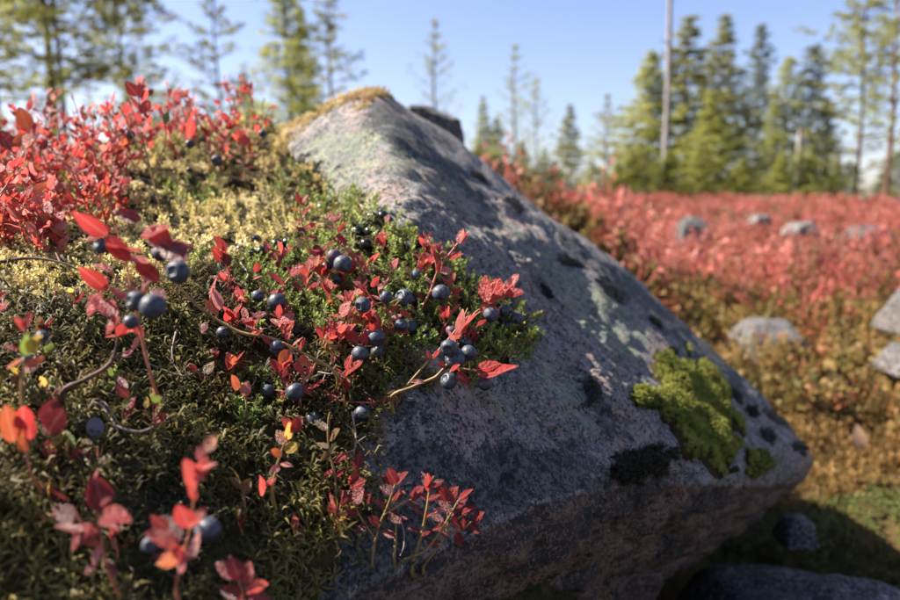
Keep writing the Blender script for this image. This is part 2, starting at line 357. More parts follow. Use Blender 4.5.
def blob(px, py, cx, cy, rx, ry, ang=0):
    a = math.radians(ang); dx = px-cx; dy = py-cy
    u = (dx*math.cos(a)+dy*math.sin(a))/rx; v = (-dx*math.sin(a)+dy*math.cos(a))/ry
    return np.exp(-(u*u+v*v))
lich = sum(blob(rpx, rpy, *b) for b in [(350, 150, 60, 30, 20), (335, 185, 50, 30, 30), (420, 170, 40, 14, 35), (520, 240, 70, 14, 38), (480, 215, 50, 12, 38),
    (590, 300, 80, 20, 35), (560, 380, 50, 25, 40), (500, 400, 80, 35, 10), (540, 430, 60, 25, 10), (510, 512, 14, 10, 0), (610, 330, 60, 20, 35), (683, 480, 12, 8, 0), (440, 250, 40, 14, 30)])
darkw = sum(blob(rpx, rpy, *b) for b in [(400, 130, 40, 14, 35), (450, 470, 50, 22, 0), (550, 470, 45, 28, 0), (380, 550, 70, 40, -20), (500, 500, 60, 18, -15), (600, 270, 60, 10, 38),
    (700, 350, 80, 10, 42), (590, 395, 60, 14, 55), (430, 160, 60, 10, 38), (640, 480, 40, 12, 0)])
rust = sstep(-22, 14, rpy-np.interp(rpx, [330, 400, 450, 540, 600, 650, 760, 830], [612, 578, 550, 508, 495, 487, 492, 478]))
boulder = link('boulder', mesh_np('boulder', RV, RF, attrs={'lichen': np.clip(lich, 0, 1), 'dark': np.clip(darkw, 0, 1), 'rust': rust}, mats=[M_ROCK]))
tag(boulder, 'large slanting grey granite boulder with pale green lichen filling the middle', 'boulder')
ROCKBVH = BVHTree.FromPolygons([tuple(v) for v in RV.tolist()], RF.tolist())

# ------------------------------------------------------------------ moss mound against the boulder (height field through surveyed points)
MOSS = [(-900, 1200), (300, 1200), (318, 640), (322, 600), (345, 560), (372, 520), (392, 470), (388, 430), (400, 402), (440, 388), (500, 366), (548, 350), (548, 326), (520, 300), (488, 284),
        (462, 268), (440, 246), (412, 236), (392, 222), (396, 205), (370, 205), (345, 190), (318, 168), (300, 150), (292, 128), (330, 106), (388, 99), (402, 108), (405, 60), (300, -50), (-900, -50)]
def rockhit(px, py):
    h = ROCKBVH.ray_cast(Vector(CAM), Vector(unit(ray(px, py))))
    return None if h[0] is None else np.array(h[0])
mc = [A(0, 640, .268), A(150, 640, .280), A(300, 640, .335), A(0, 480, .300), A(150, 480, .322), A(290, 480, .372), A(0, 380, .345), A(150, 380, .372), A(280, 380, .415),
      A(0, 280, .47), A(120, 270, .48), A(240, 270, .51), A(350, 310, .455), A(0, 205, .66), A(120, 195, .68), A(240, 185, .72), A(295, 215, .62),
      A(0, 165, .88), A(120, 155, .92), A(220, 130, .97), A(265, 118, 1.0), A(-200, 300, .46), A(-200, 480, .3), A(-200, 180, .8)]
for q in [(385, 440), (392, 400), (450, 375), (520, 345), (530, 318), (470, 276), (430, 245), (385, 215), (330, 182), (300, 150), (340, 340), (300, 126), (380, 520), (340, 570), (420, 300)]:
    h = rockhit(*q)
    if h is not None: mc.append(h+np.array([0, 0, .014 if q in ((340, 340), (420, 300)) else .009 if q[1] < 130 else .003]))
mc += [np.array(p) for p in [(-.2, .0, .80), (.0, .0, .74), (-.6, .0, .8), (-.3, -.4, .70), (-1.2, .3, .80), (-1.4, .9, .92), (-1.3, 1.6, .80), (-.6, 1.5, 1.0), (-.2, 1.55, .92), (-.7, 2.0, .75), (.1, .2, .74), (.1, 1.7, .7), (-1.0, -.4, .7)]]
mc = np.array(mc)
def tps(r): return np.where(r > 1e-9, r*r*np.log(np.maximum(r, 1e-9)), 0)
K = tps(np.linalg.norm(mc[:, None, :2]-mc[None, :, :2], axis=2))+np.eye(len(mc))*2e-4
Pm = np.c_[np.ones(len(mc)), mc[:, :2]]; n = len(mc)
sol = np.linalg.solve(np.block([[K, Pm], [Pm.T, np.zeros((3, 3))]]), np.r_[mc[:, 2], 0, 0, 0])
def mound_raw(x, y):
    sh = x.shape; X = np.c_[x.ravel(), y.ravel()]; out = np.zeros(len(X))
    for i in range(0, len(X), 20000):
        B = X[i:i+20000]; out[i:i+20000] = tps(np.linalg.norm(B[:, None]-mc[None, :, :2], axis=2)) @ sol[:n]+sol[n]+B @ sol[n+1:]
    return out.reshape(sh)
mx = np.arange(-1.5, .36, .007); my = np.arange(-.35, 2.0, .007); MX, MY = np.meshgrid(mx, my)
MZ = mound_raw(MX, MY); MP = np.stack([MX, MY, MZ], -1)
MZ = MZ+.012*fbm(MP, 9, 3, 41)+.005*np.abs(fbm(MP, 34, 3, 42))
ppx, ppy, pdp = proj(np.stack([MX, MY, MZ], -1)); pdist = polydist(ppx, ppy, MOSS); pdist = np.where(pdp < .08, 50, pdist)
MZ = MZ-.0011*np.clip(10-pdist, 0, 420)*np.where(MX > -.3, 1, 0)
chk = ((pdist < 4) | ((ppx > 262) & (ppy < 150))) & (MX > -.35) & (MY > .1)
for a_, b_ in zip(*np.nonzero(chk)):
    h_ = ROCKBVH.ray_cast(Vector((MX[a_, b_], MY[a_, b_], 2)), Vector((0, 0, -1)))
    if h_[0] is not None: MZ[a_, b_] = min(MZ[a_, b_], h_[0].z-.012-.02*min(1, max(0, -pdist[a_, b_])/20))
MZ = MZ-2.2*np.clip(MX-.06, 0, 1)
edge = np.minimum.reduce([(MX+1.5)/.3, (.36-MX)/.05, (MY+.35)/.2, (2.0-MY)/.3]); MZ = MZ-.5*np.clip(1-edge, 0, 1)**2
MZ = np.where((MY > 1.25) & (MX > -.25), MZ-.8*(MX+.25)*sstep(1.25, 1.5, MY), MZ)
MV = np.stack([MX, MY, MZ], -1).reshape(-1, 3); MF = grid_faces(len(mx), len(my))
mound = link('mossy_slope', mesh_np('mossy_slope', MV, MF, mats=[M_MOUND])); tag(mound, kind='structure')
MT = np.r_[MF[:, [0, 1, 2]], MF[:, [0, 2, 3]]]
MOUNDBVH = BVHTree.FromPolygons([tuple(v) for v in MV.tolist()], MT.tolist())
def hit(px, py):
    d = Vector(unit(ray(px, py))); best = None
    for b in (MOUNDBVH, ROCKBVH):
        h = b.ray_cast(Vector(CAM), d)
        if h[0] is not None and (best is None or h[3] < best[3]): best = h
    return best
def surf(px, py, lift=0.0):
    """Point on what the camera sees there, moved toward the camera by lift metres."""
    h = hit(px, py)
    if h is None: return at(px, py, .95-lift)
    d = (np.array(h[0])-CAM) @ FWD
    return at(px, py, d-lift)

# ------------------------------------------------------------------ scattering of uncountable moss
def tri_sample(V, T, N):
    a, b, c = V[T[:, 0]], V[T[:, 1]], V[T[:, 2]]; cr = np.cross(b-a, c-a); ar = np.linalg.norm(cr, axis=1)
    i = rng.choice(len(T), N, p=ar/ar.sum()); r1 = np.sqrt(rng.random(N)); r2 = rng.random(N)
    P = a[i]*(1-r1)[:, None]+b[i]*(r1*(1-r2))[:, None]+c[i]*(r1*r2)[:, None]
    nn = cr[i]/ar[i][:, None]; nn[nn[:, 2] < 0] *= -1
    return P, nn
def frames(Z, ang):
    Z = Z/np.linalg.norm(Z, axis=1)[:, None]; ref = np.where(np.abs(Z[:, 2:3]) < .9, [[0, 0, 1.]], [[1., 0, 0]])
    X = np.cross(ref, Z); X /= np.linalg.norm(X, axis=1)[:, None]; Y = np.cross(Z, X)
    c, s = np.cos(ang)[:, None], np.sin(ang)[:, None]; X2 = X*c+Y*s; Y2 = -X*s+Y*c
    return np.stack([X2, Y2, Z], -1)
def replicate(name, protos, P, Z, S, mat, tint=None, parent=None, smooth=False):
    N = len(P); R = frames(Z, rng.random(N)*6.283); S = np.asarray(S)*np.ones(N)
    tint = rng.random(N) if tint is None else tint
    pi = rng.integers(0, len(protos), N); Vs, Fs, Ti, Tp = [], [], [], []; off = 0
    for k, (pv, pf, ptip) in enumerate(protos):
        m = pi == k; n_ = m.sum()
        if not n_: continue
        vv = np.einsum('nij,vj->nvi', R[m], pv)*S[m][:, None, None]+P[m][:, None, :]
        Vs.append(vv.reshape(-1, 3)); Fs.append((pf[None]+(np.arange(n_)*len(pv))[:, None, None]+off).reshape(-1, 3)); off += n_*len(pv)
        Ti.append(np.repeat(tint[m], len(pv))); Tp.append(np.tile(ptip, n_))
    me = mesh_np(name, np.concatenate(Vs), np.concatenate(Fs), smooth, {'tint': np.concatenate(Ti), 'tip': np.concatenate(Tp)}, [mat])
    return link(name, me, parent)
def blades(seed, n, stem, length, width, up=(.2, .9), droop=.5, spread=1.0, fat=False):
    """leaflets round a short shoot"""
    r = np.random.default_rng(seed); V, Fc, T = [], [], []
    bend = r.normal(0, .25, 2)
    for i in range(n):
        t = (i+.5)/n; h = t*stem; b0 = np.array([bend[0]*h*t, bend[1]*h*t, h]); a = i*2.4+r.random()*.8
        el = up[0]+(up[1]-up[0])*t+r.normal(0, .15); d = np.array([math.cos(a)*math.cos(el), math.sin(a)*math.cos(el), math.sin(el)])
        L = length*(.7+.6*r.random())*(1-.35*t); w = width*(.8+.4*r.random()); sd_ = np.cross(d, [0, 0, 1]); sd_ /= np.linalg.norm(sd_)+1e-9
        mid = b0+d*L*.5+np.array([0, 0, L*.10]); tip = b0+d*L*spread-np.array([0, 0, droop*L*.4]); o = len(V)
        q = .9 if fat else .5
        V += [b0-sd_*w*.3, b0+sd_*w*.3, mid-sd_*w*q, mid+sd_*w*q, tip]; T += [0, 0, .5, .5, 1.]
        Fc += [[o, o+1, o+3], [o, o+3, o+2], [o+2, o+3, o+4]]
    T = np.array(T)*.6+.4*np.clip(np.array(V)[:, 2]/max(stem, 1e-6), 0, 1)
    return np.array(V), np.array(Fc), T
def crumbs(seed, n, R, s):
    r = np.random.default_rng(seed); V, Fc, T = [], [], []
    for i in range(n):
        d = r.normal(size=3); d[2] = abs(d[2]); d /= np.linalg.norm(d); p = d*R*(.55+.5*r.random()); a = unit(r.normal(size=3)+d*.8); b = unit(np.cross(a, r.normal(size=3))); o = len(V)
        V += [p-b*s*.5, p+b*s*.5, p+a*s*1.1+b*s*.2, p+a*s*.7-b*s*.6]; T += [.2, .2, 1, .8]; Fc += [[o, o+1, o+2], [o, o+2, o+3]]
    return np.array(V), np.array(Fc), np.array(T)
P_FEATHER = [blades(s, 17, .010, .0105, .00105, (-.2, 1.0), 1.0) for s in range(6)]
P_CROW = [blades(20+s, 30, .015, .0042, .0014, (.1, 1.1), .2, fat=False) for s in range(5)]
P_CRUMB = [crumbs(40+s, 40, .0058, .0019) for s in range(5)]
P_SHORT = [blades(60+s, 12, .004, .0045, .0007, (.3, 1.2), .1) for s in range(4)]
cx_, cy_, cz_ = proj(MV[MT].mean(1)); MTv = MT[(cz_ > .08) & (cx_ > -280) & (cx_ < 740) & (cy_ > 50) & (cy_ < 780)]
P, NN = tri_sample(MV, MTv, 110000)
px, py, dp = proj(P)
vis = (dp > .1) & (px > -260) & (px < 720) & (py < 760) & (py > 60) & (polydist(px, py, MOSS) > -4) & (P[:, 1] < 1.25)
LODp = np.clip(.37/dp, .05, 1)**1.9      # sparser and bigger away from the lens
vis &= rng.random(len(P)) < LODp
P, NN, px, py, dp = P[vis], NN[vis], px[vis], py[vis], dp[vis]
ZY = [(-40, 150), (190, 110), (290, 84), (420, 80), (420, 118), (300, 150), (340, 200), (300, 232), (240, 268), (180, 290), (80, 290), (-40, 300)]
ZC = [(225, 262), (262, 232), (300, 188), (355, 186), (400, 200), (440, 240), (570, 330), (560, 365), (440, 372), (400, 350), (260, 320)]
jn = fbm(P, 22, 3, 8)*16; yel = polydist(px+jn, py+jn, ZY) > 0; crw = (polydist(px+jn, py-jn, ZC) > 0) & ~yel
tn = np.clip(.5+.5*fbm(P, 14, 3, 50)+rng.normal(0, .22, len(P)), 0, 1)
lean = NN+np.array([0, 0, .5])+rng.normal(0, .35, P.shape)
fe = ~yel & ~crw; sub = rng.random(len(P))
def nonzero(m): return np.nonzero(m)[0]
bigf = np.clip(dp/.42, 1, 2)**.5
i = nonzero(fe | (crw & (sub < .35)) | (yel & (sub < .12)))
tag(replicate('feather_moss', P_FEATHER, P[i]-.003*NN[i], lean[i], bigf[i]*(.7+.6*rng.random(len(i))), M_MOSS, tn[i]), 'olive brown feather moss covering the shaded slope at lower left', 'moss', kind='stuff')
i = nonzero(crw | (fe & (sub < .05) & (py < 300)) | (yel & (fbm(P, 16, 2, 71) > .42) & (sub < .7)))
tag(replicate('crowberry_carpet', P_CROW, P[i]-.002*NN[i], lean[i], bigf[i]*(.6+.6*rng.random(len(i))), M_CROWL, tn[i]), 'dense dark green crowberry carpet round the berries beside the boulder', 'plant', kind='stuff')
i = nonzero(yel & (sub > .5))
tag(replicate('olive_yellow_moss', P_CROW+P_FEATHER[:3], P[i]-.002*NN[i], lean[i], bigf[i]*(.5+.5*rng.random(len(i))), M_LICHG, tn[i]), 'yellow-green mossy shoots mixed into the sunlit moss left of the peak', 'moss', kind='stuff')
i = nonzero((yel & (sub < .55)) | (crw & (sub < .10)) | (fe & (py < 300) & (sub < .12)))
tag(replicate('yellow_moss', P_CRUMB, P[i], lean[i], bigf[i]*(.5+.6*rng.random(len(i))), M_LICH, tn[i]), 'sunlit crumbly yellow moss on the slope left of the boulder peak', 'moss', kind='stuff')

Pr, Nr = tri_sample(RV, RF, 60000); rx_, ry_, rz_ = proj(Pr); CAP = [(225, 150), (250, 112), (300, 80), (360, 70), (396, 84), (390, 101), (366, 99), (342, 108), (314, 124), (290, 140), (292, 165), (262, 175)]
jr = fbm(Pr, 30, 3, 4)*7; m_ = (polydist(rx_+jr, ry_+jr, CAP) > 0) & (Nr[:, 2] > .25) & (Pr[:, 2] > 1.0); i = nonzero(m_)
tag(replicate('crest_moss', P_CRUMB+P_FEATHER[:2], Pr[i], Nr[i]+[0, 0, .1], rng.uniform(.35, .85, len(i)), M_LICHB, np.clip(.5+.6*fbm(Pr[i], 20, 2, 5)+rng.normal(0, .2, len(i)), 0, 1)), 'thin golden brown moss cap along the crest of the boulder', 'moss', kind='stuff')

# ------------------------------------------------------------------ leaves, berries, stems
def leaf_shape(seed, wid):
    r = random.Random(seed); fold = r.uniform(.05, .45); curl = r.uniform(-.25, .35); tw = r.uniform(-.5, .5); V, Fc = [], []
    rows = [0, .10, .26, .45, .64, .82, .94, 1.0]
    for j, t in enumerate(rows):
        w = wid*.5*(math.sin(math.pi*min(1, t**.78))**.72 if 0 < t < 1 else .03)
        for k in (-1, 0, 1):
            x = k*w; z = abs(k)*w*fold-curl*t*t+.02*math.sin(9*t+k*2+seed)
            a = tw*t; V.append((x*math.cos(a)-z*math.sin(a)*.3, t, z+x*math.sin(a)))
    for j in range(len(rows)-1):
        for k in range(2):
            a = j*3+k; Fc.append((a, a+1, a+4, a+3))
    return V, Fc
LEAFCACHE = {}
def leaf_mesh(kind, w):
    wk = min((.36, .5, .66), key=lambda q: abs(q-w)); s = rnd.randrange(5); key = (kind, wk, s)
    if key not in LEAFCACHE:
        V, Fc = leaf_shape(s*7+int(wk*100), wk); LEAFCACHE[key] = mesh_np('leaf', V, Fc, mats=[LM[kind]])
    return LEAFCACHE[key]
def add_leaf(parent, b, t, kind='r', w=.5, nrm=None, lab=None):
    b = np.asarray(b, float); t = np.asarray(t, float); D = t-b; L = np.linalg.norm(D); Y = D/L
    if nrm is None: nrm = unit(CAM-b)*rnd.uniform(.2, 1.0)+np.array([rnd.uniform(-.6, .6), rnd.uniform(-.4, .4), rnd.uniform(.1, 1.0)])
    Z = nrm-Y*(nrm @ Y); Z = unit(Z); X = np.cross(Y, Z); loc = b-np.array(parent.location)
    m = Matrix(((X[0]*L, Y[0]*L, Z[0]*L, loc[0]), (X[1]*L, Y[1]*L, Z[1]*L, loc[1]), (X[2]*L, Y[2]*L, Z[2]*L, loc[2]), (0, 0, 0, 1)))
    o = link('leaf', leaf_mesh(kind, w), parent, mat=m)
    if lab: o['label'] = lab
    return o
def tube(pts, r0, r1, sides=6):
    pts = np.asarray(pts, float); n0 = len(pts)
    if n0 > 2:                                 # Catmull-Rom
        Q = np.vstack([2*pts[0]-pts[1], pts, 2*pts[-1]-pts[-2]]); o = []
        for i in range(1, n0):
            for t in np.linspace(0, 1, 5)[:-1]:
                a, b, c, d = Q[i-1:i+3]; o.append(.5*((2*b)+(-a+c)*t+(2*a-5*b+4*c-d)*t*t+(-a+3*b-3*c+d)*t**3))
        pts = np.array(o+[pts[-1]])
    V, Fc = [], []; m = len(pts)
    for i, p in enumerate(pts):
        d = unit(pts[min(i+1, m-1)]-pts[max(i-1, 0)]); x = unit(np.cross(d, [.31, .2, .93])); y = np.cross(d, x); r = r0+(r1-r0)*i/(m-1)
        if i % 3 == 0: r *= 1.18
        for k in range(sides):
            a = 2*math.pi*k/sides; V.append(p+r*(math.cos(a)*x+math.sin(a)*y))
    for i in range(m-1):
        for k in range(sides):
            Fc.append((i*sides+k, i*sides+(k+1) % sides, (i+1)*sides+(k+1) % sides, (i+1)*sides+k))
    return np.array(V), np.array(Fc)
def join(parts):
    V, Fc, o = [], [], 0
    for v, f in parts: V.append(v); Fc.append(np.asarray(f)+o); o += len(v)
    return np.concatenate(V), np.concatenate(Fc)
def berry_meshes():
    prof = [(0, -1.0), (.30, -.955), (.58, -.81), (.80, -.59), (.94, -.33), (1.0, -.02), (.96, .28), (.84, .55), (.66, .74), (.50, .83), (.40, .80), (.34, .72), (.15, .70), (0, .70)]
    S = 18; V, Fc = [], []
    for r, z in prof:
        for k in range(S): a = 2*math.pi*k/S; V.append((r*math.cos(a), r*math.sin(a), z*.94))
    for i in range(len(prof)-1):
        for k in range(S): Fc.append((i*S+k, i*S+(k+1) % S, (i+1)*S+(k+1) % S, (i+1)*S+k))
    b = mesh_np('berry', V, Fc, mats=[M_BERRY])
    V, Fc = [], []
    for k in range(20):
        a = 2*math.pi*k/20; lobe = .05*math.cos(5*a); V += [(.34*math.cos(a), .34*math.sin(a), .68), (.47*math.cos(a), .47*math.sin(a), .80+lobe), (.40*math.cos(a), .40*math.sin(a), .70)]
    for k in range(20):
        j = (k+1) % 20; Fc += [(k*3, j*3, j*3+1, k*3+1), (k*3+1, j*3+1, j*3+2, k*3+2)]
    return b, mesh_np('calyx', V, Fc, mats=[M_CALYX])
ME_BERRY, ME_CALYX = berry_meshes()
bmx = bmesh.new(); bmesh.ops.create_icosphere(bmx, subdivisions=3, radius=1); ME_CB = bpy.data.meshes.new('berry'); bmx.to_mesh(ME_CB); bmx.free()
ME_CB.polygons.foreach_set('use_smooth', np.ones(len(ME_CB.polygons), bool)); ME_CB.materials.append(M_CROW)
def add_berry(parent, P, dia, face=None, lab=None):
    face = face if face is not None else np.array([rnd.uniform(-.8, .8), -rnd.uniform(-.2, 1), rnd.uniform(-1, .6)])
    q = Vector(unit(face)).to_track_quat('Z', 'Y'); m = Matrix.Translation(Vector(np.asarray(P)-np.array(parent.location))) @ q.to_matrix().to_4x4() @ Matrix.Scale(dia/2, 4)
    o = link('berry', ME_BERRY, parent, mat=m); link('calyx', ME_CALYX, o)
    if lab: o['label'] = lab
    return o

def sprig(label, stems, leaves, berries=(), group=None, thick=.0009, smat=None, off=0.0, name='bilberry_sprig', minlift=.003):
    """stems: lists of (px, py[, dz]); leaves: (base px, py, tip px, py, colour, width[, dz]); berries: (px, py, dz, diameter px[, facing]).
    depth of everything = depth of the ground under the first stem point + off + dz, never inside the ground"""
    h0 = hit(*stems[0][0][:2]); d0 = ((np.array(h0[0])-CAM) @ FWD if h0 else .95)+off
    def P3(px, py, dz=0.0):
        h = hit(px, py); d = d0+dz
        if h is not None: d = min(d, (np.array(h[0])-CAM) @ FWD-minlift)
        return at(px, py, max(d, .12))
    base = P3(*stems[0][0]); t = thing(name, base, label, 'plant', group)
    parts = []; ends = [p for st in stems for p in st]
    for k, st in enumerate(stems):
        pts = [P3(*q) for q in st]
        if k == 0: pts = [pts[0]+np.array([0, .006, -.012])]+pts
        parts.append(tube(pts, thick*(1 if k == 0 else .75), thick*.5))
    bl = []
    for b in berries:
        P_ = P3(b[0], b[1], b[2]-.003); bl.append(P_); e = min(ends, key=lambda q: (q[0]-b[0])**2+(q[1]-b[1])**2); E = P3(*e)
        if np.linalg.norm(E-P_) < .04: parts.append(tube([E, (E+P_)/2+np.array([0, 0, .002]), P_], .0005, .0004, 5))
    V, Fc = join(parts); link('stem', mesh_np('stem', V-base, Fc, mats=[smat or M_STEM]), t)
    for lf in leaves:
        bx, by, tx, ty, kd, w = lf[:6]; dz = lf[6] if len(lf) > 6 else rnd.uniform(-.004, .001)
        B = P3(bx, by, dz); dB = (B-CAM) @ FWD; L = math.hypot(tx-bx, ty-by)*dB/F
        add_leaf(t, B, at(tx, ty, dB+rnd.uniform(-.45, .2)*L), kd, w)
    for b, P_ in zip(berries, bl):
        add_berry(t, P_, ((P_-CAM) @ FWD)*b[3]/F, np.array(b[4]) if len(b) > 4 else None)
    return t
THICK = [((10, 150), 'on the skyline at the far left'), ((35, 165), 'beneath the orange oval leaf at far left'), ((90, 165), 'around the bleached bent twig'), ((140, 150), 'at the foot of the lone crimson sprig'), ((185, 150), 'right of the lone crimson sprig'), ((220, 160), 'around the white-lit leaf tips'), ((250, 170), 'at the right end of the skyline thicket'),
    ((5, 215), 'at the left edge in mid thicket'), ((50, 205), 'above the small black berry on the left'), ((105, 205), 'left of the single black crowberry'), ((15, 250), 'above the dark thin twig at left'), ((60, 240), 'behind the crook of the dark thin twig'), ((110, 240), 'behind the big blurred sprig'), ((60, 180), 'in the middle of the left thicket'), ((120, 180), 'at the right border of the left thicket')]
def thick(px, py): return min(THICK, key=lambda q: (q[0][0]-px)**2+(q[0][1]-py)**2)[1]
LANDMARKS = [((300, 210), 'by the tall red-tipped sprig'), ((270, 245), 'by the black crowberry cluster'), ((340, 262), 'by the pair of frosted berries'), ((270, 300), 'by the two-berry short sprig'), ((440, 270), 'by the slim sprig'),
    ((500, 300), 'by the outermost red cluster'), ((510, 345), 'on the green tip over the rock'), ((455, 360), 'by the five-berry cluster'), ((370, 345), 'below the round pink leaf'), ((400, 320), 'at the middle of the berry patch'), ((295, 385), 'by the single berry under orange leaves'),
    ((340, 405), 'by the drooping berries'), ((250, 410), 'by the yellow-orange leaf'), ((245, 325), 'by the crimson tuft'), ((95, 425), 'by the hanging grey leaf'), ((30, 430), 'near the left edge orange leaf'), ((110, 520), 'by the low blurred sprig'), ((190, 530), 'by the blurred scarlet sprig'), ((245, 580), 'near the bottom edge leaf group'), ((330, 450), 'by the olive-leaved sprig'), ((150, 350), 'under the big foreground sprig'), ((200, 420), 'in the open dark moss'), ((60, 330), 'left of the dark trailing twig'), ((400, 540), 'at the rock foot')]
def near(px, py): return min(LANDMARKS, key=lambda q: (q[0][0]-px)**2+(q[0][1]-py)**2)[1]
def random_sprig(base, h, label, group, nleaf=9, L=.014, pal='rrrro', lean=None, berry=0, thick=.0008, upper=.35, bare=False, face=None):
    base = np.asarray(base, float); t = thing('bilberry_sprig', base, label, 'plant', group)
    lean = np.array([rnd.gauss(0, .25), rnd.gauss(0, .25), 1.0]) if lean is None else lean
    d = unit(lean); k = np.array([rnd.gauss(0, .12), rnd.gauss(0, .12), 0])*h
    pt = lambda u: base+d*h*u+k*math.sin(u*3.1)
    parts = [tube([pt(-.12), pt(.3), pt(.65), pt(1)], thick, thick*.5)]; ends = []
    for j in range(rnd.choice([1, 2, 2, 3])):
        u = rnd.uniform(.35, .75); a = rnd.uniform(0, 6.28); e = pt(u)+np.array([math.cos(a)*.5, math.sin(a)*.5, .8])*h*rnd.uniform(.25, .45); parts.append(tube([pt(u), (pt(u)+e)/2+np.array([0, 0, -.003]), e], thick*.7, thick*.4)); ends.append((pt(u), e))
    V, Fc = join(parts); link('stem', mesh_np('stem', V-base, Fc, mats=[rnd.choice([M_STEM, M_STEMR, M_STEMR])]), t)
    for j in range(nleaf):
        if ends and j % 2: a_, b_ = rnd.choice(ends); q = a_+(b_-a_)*rnd.uniform(.35, 1); ax = unit(b_-a_)
        else: u = upper+(1-upper)*(j+rnd.random())/nleaf; q = pt(u); ax = d
        a = j*2.4+rnd.random(); out = np.array([math.cos(a), math.sin(a), rnd.uniform(-.3, .8)]); dr = unit(out+ax*.8)
        l = L*rnd.uniform(.6, 1.2); nr = unit(np.array([rnd.uniform(-.6, .6), rnd.uniform(-.9, .3), rnd.uniform(.2, 1)]))
        add_leaf(t, q, q+dr*l, rnd.choice(pal), rnd.choice([.5, .5, .66]), nr)
    for j in range(berry):
        q = pt(rnd.uniform(.4, .9))+np.array([rnd.uniform(-.008, .008), -.004, -.006]); add_berry(t, q, .0085)
    return t

# ------------------------------------------------------------------ bilberry sprigs one can tell apart
sprig('tall red-tipped bilberry sprig above the black crowberries, with a green lower leaf', [[(332, 294), (322, 270), (308, 245), (301, 218), (300, 197)], [(332, 294), (318, 272), (306, 248, .004)]],
      [(301, 205, 297, 191, 'r', .5), (302, 203, 309, 195, 'p', .5), (302, 212, 291, 207, 'r', .5), (303, 215, 314, 207, 'r', .5), (302, 222, 292, 222, 'r', .36), (305, 220, 314, 214, 'g', .66), (305, 228, 318, 226, 'r', .66),
       (308, 236, 316, 240, 'r', .5), (306, 232, 296, 229, 'd', .5), (308, 241, 300, 236, 'r', .36), (313, 250, 320, 252, 'r', .36), (325, 275, 318, 290, 'g', .5), (310, 268, 305, 276, 'g', .5)])
sprig('bilberry sprig with small red top leaves rising behind the two frosted berries', [[(382, 290), (372, 276), (356, 262), (342, 242), (336, 224), (333, 212)], [(370, 274), (364, 262), (362, 256)]],
      [(335, 222, 327, 212, 'r', .5), (336, 222, 341, 211, 'r', .5), (337, 230, 326, 226, 'p', .36), (338, 232, 346, 222, 'r', .36), (340, 243, 331, 238, 'r', .5), (337, 234, 346, 246, 'r', .66), (347, 250, 355, 243, 'p', .36), (350, 256, 357, 260, 'r', .5), (356, 262, 349, 268, 'r', .36), (368, 272, 360, 276, 'p', .36)],
      [(334, 256, .0, 15), (343, 264, -.006, 19, (-.3, -.2, -1))], smat=M_STEMR)
sprig('short bilberry sprig with two big red leaves and a pair of berries under them', [[(283, 330), (278, 312), (272, 298), (262, 288), (258, 280)], [(272, 298), (281, 288), (290, 277)]],
      [(284, 286, 267, 270, 'r', .5), (286, 292, 268, 291, 'r', .5), (290, 276, 303, 265, 'r', .66), (290, 274, 287, 264, 'd', .5), (255, 272, 259, 262, 'r', .66), (262, 276, 252, 279, 'p', .36), (302, 276, 306, 285, 'r', .5), (292, 284, 303, 290, 'd', .5)],
      [(258, 296, 0, 13), (277, 302, -.006, 19, (.4, -.2, -.6))], smat=M_STEMR)
sprig('slim sprig with pink and red leaves standing in front of bare rock face', [[(418, 316), (430, 292), (438, 270), (448, 256), (460, 240), (463, 232)], [(437, 270), (434, 254), (428, 238), (424, 232)]],
      [(458, 244, 464, 229, 'p', .5), (460, 243, 468, 231, 'r', .5), (455, 248, 452, 239, 'p', .36), (448, 258, 463, 253, 'r', .66), (434, 258, 428, 246, 'r', .66), (437, 262, 435, 249, 'r', .36), (440, 270, 453, 271, 'p', .66), (437, 272, 442, 260, 'r', .5), (426, 238, 421, 231, 'r', .36), (433, 285, 425, 276, 'p', .36), (428, 292, 438, 288, 'o', .36), (423, 300, 416, 292, 'r', .36)],
      [(441, 293, -.004, 18), (404, 298, -.002, 19), (410, 327, .0, 16), (423, 328, .002, 14)], smat=M_STEMR)
sprig('red bilberry cluster at the edge of the plants, leaning over the dark boulder', [[(458, 346), (466, 328), (476, 312), (488, 306), (500, 298), (512, 288)], [(488, 306), (496, 290), (503, 283)]],
      [(484, 302, 489, 274, 'r', .66, -.006), (488, 304, 499, 276, 'r', .66, -.01), (498, 298, 505, 282, 'p', .36), (505, 294, 517, 273, 'p', .5), (505, 294, 524, 291, 'r', .5, -.006), (486, 304, 480, 312, 'r', .66), (490, 306, 499, 311, 'r', .5), (503, 298, 513, 284, 'r', .36), (494, 304, 484, 292, 'd', .5)],
      [(491, 315, -.004, 16), (505, 311, .004, 14), (517, 318, .006, 14)])
sprig('upright folded pink leaf and small red leaves above the berry cluster', [[(400, 396), (424, 366), (446, 342), (460, 324), (468, 308)]],
      [(458, 334, 463, 310, 'p', .36), (461, 334, 470, 312, 'r', .36), (463, 328, 477, 309, 'r', .36), (456, 340, 464, 322, 'r', .5), (455, 344, 449, 330, 'p', .36), (440, 350, 432, 358, 'r', .5), (430, 362, 426, 350, 'd', .5)], off=-.006)
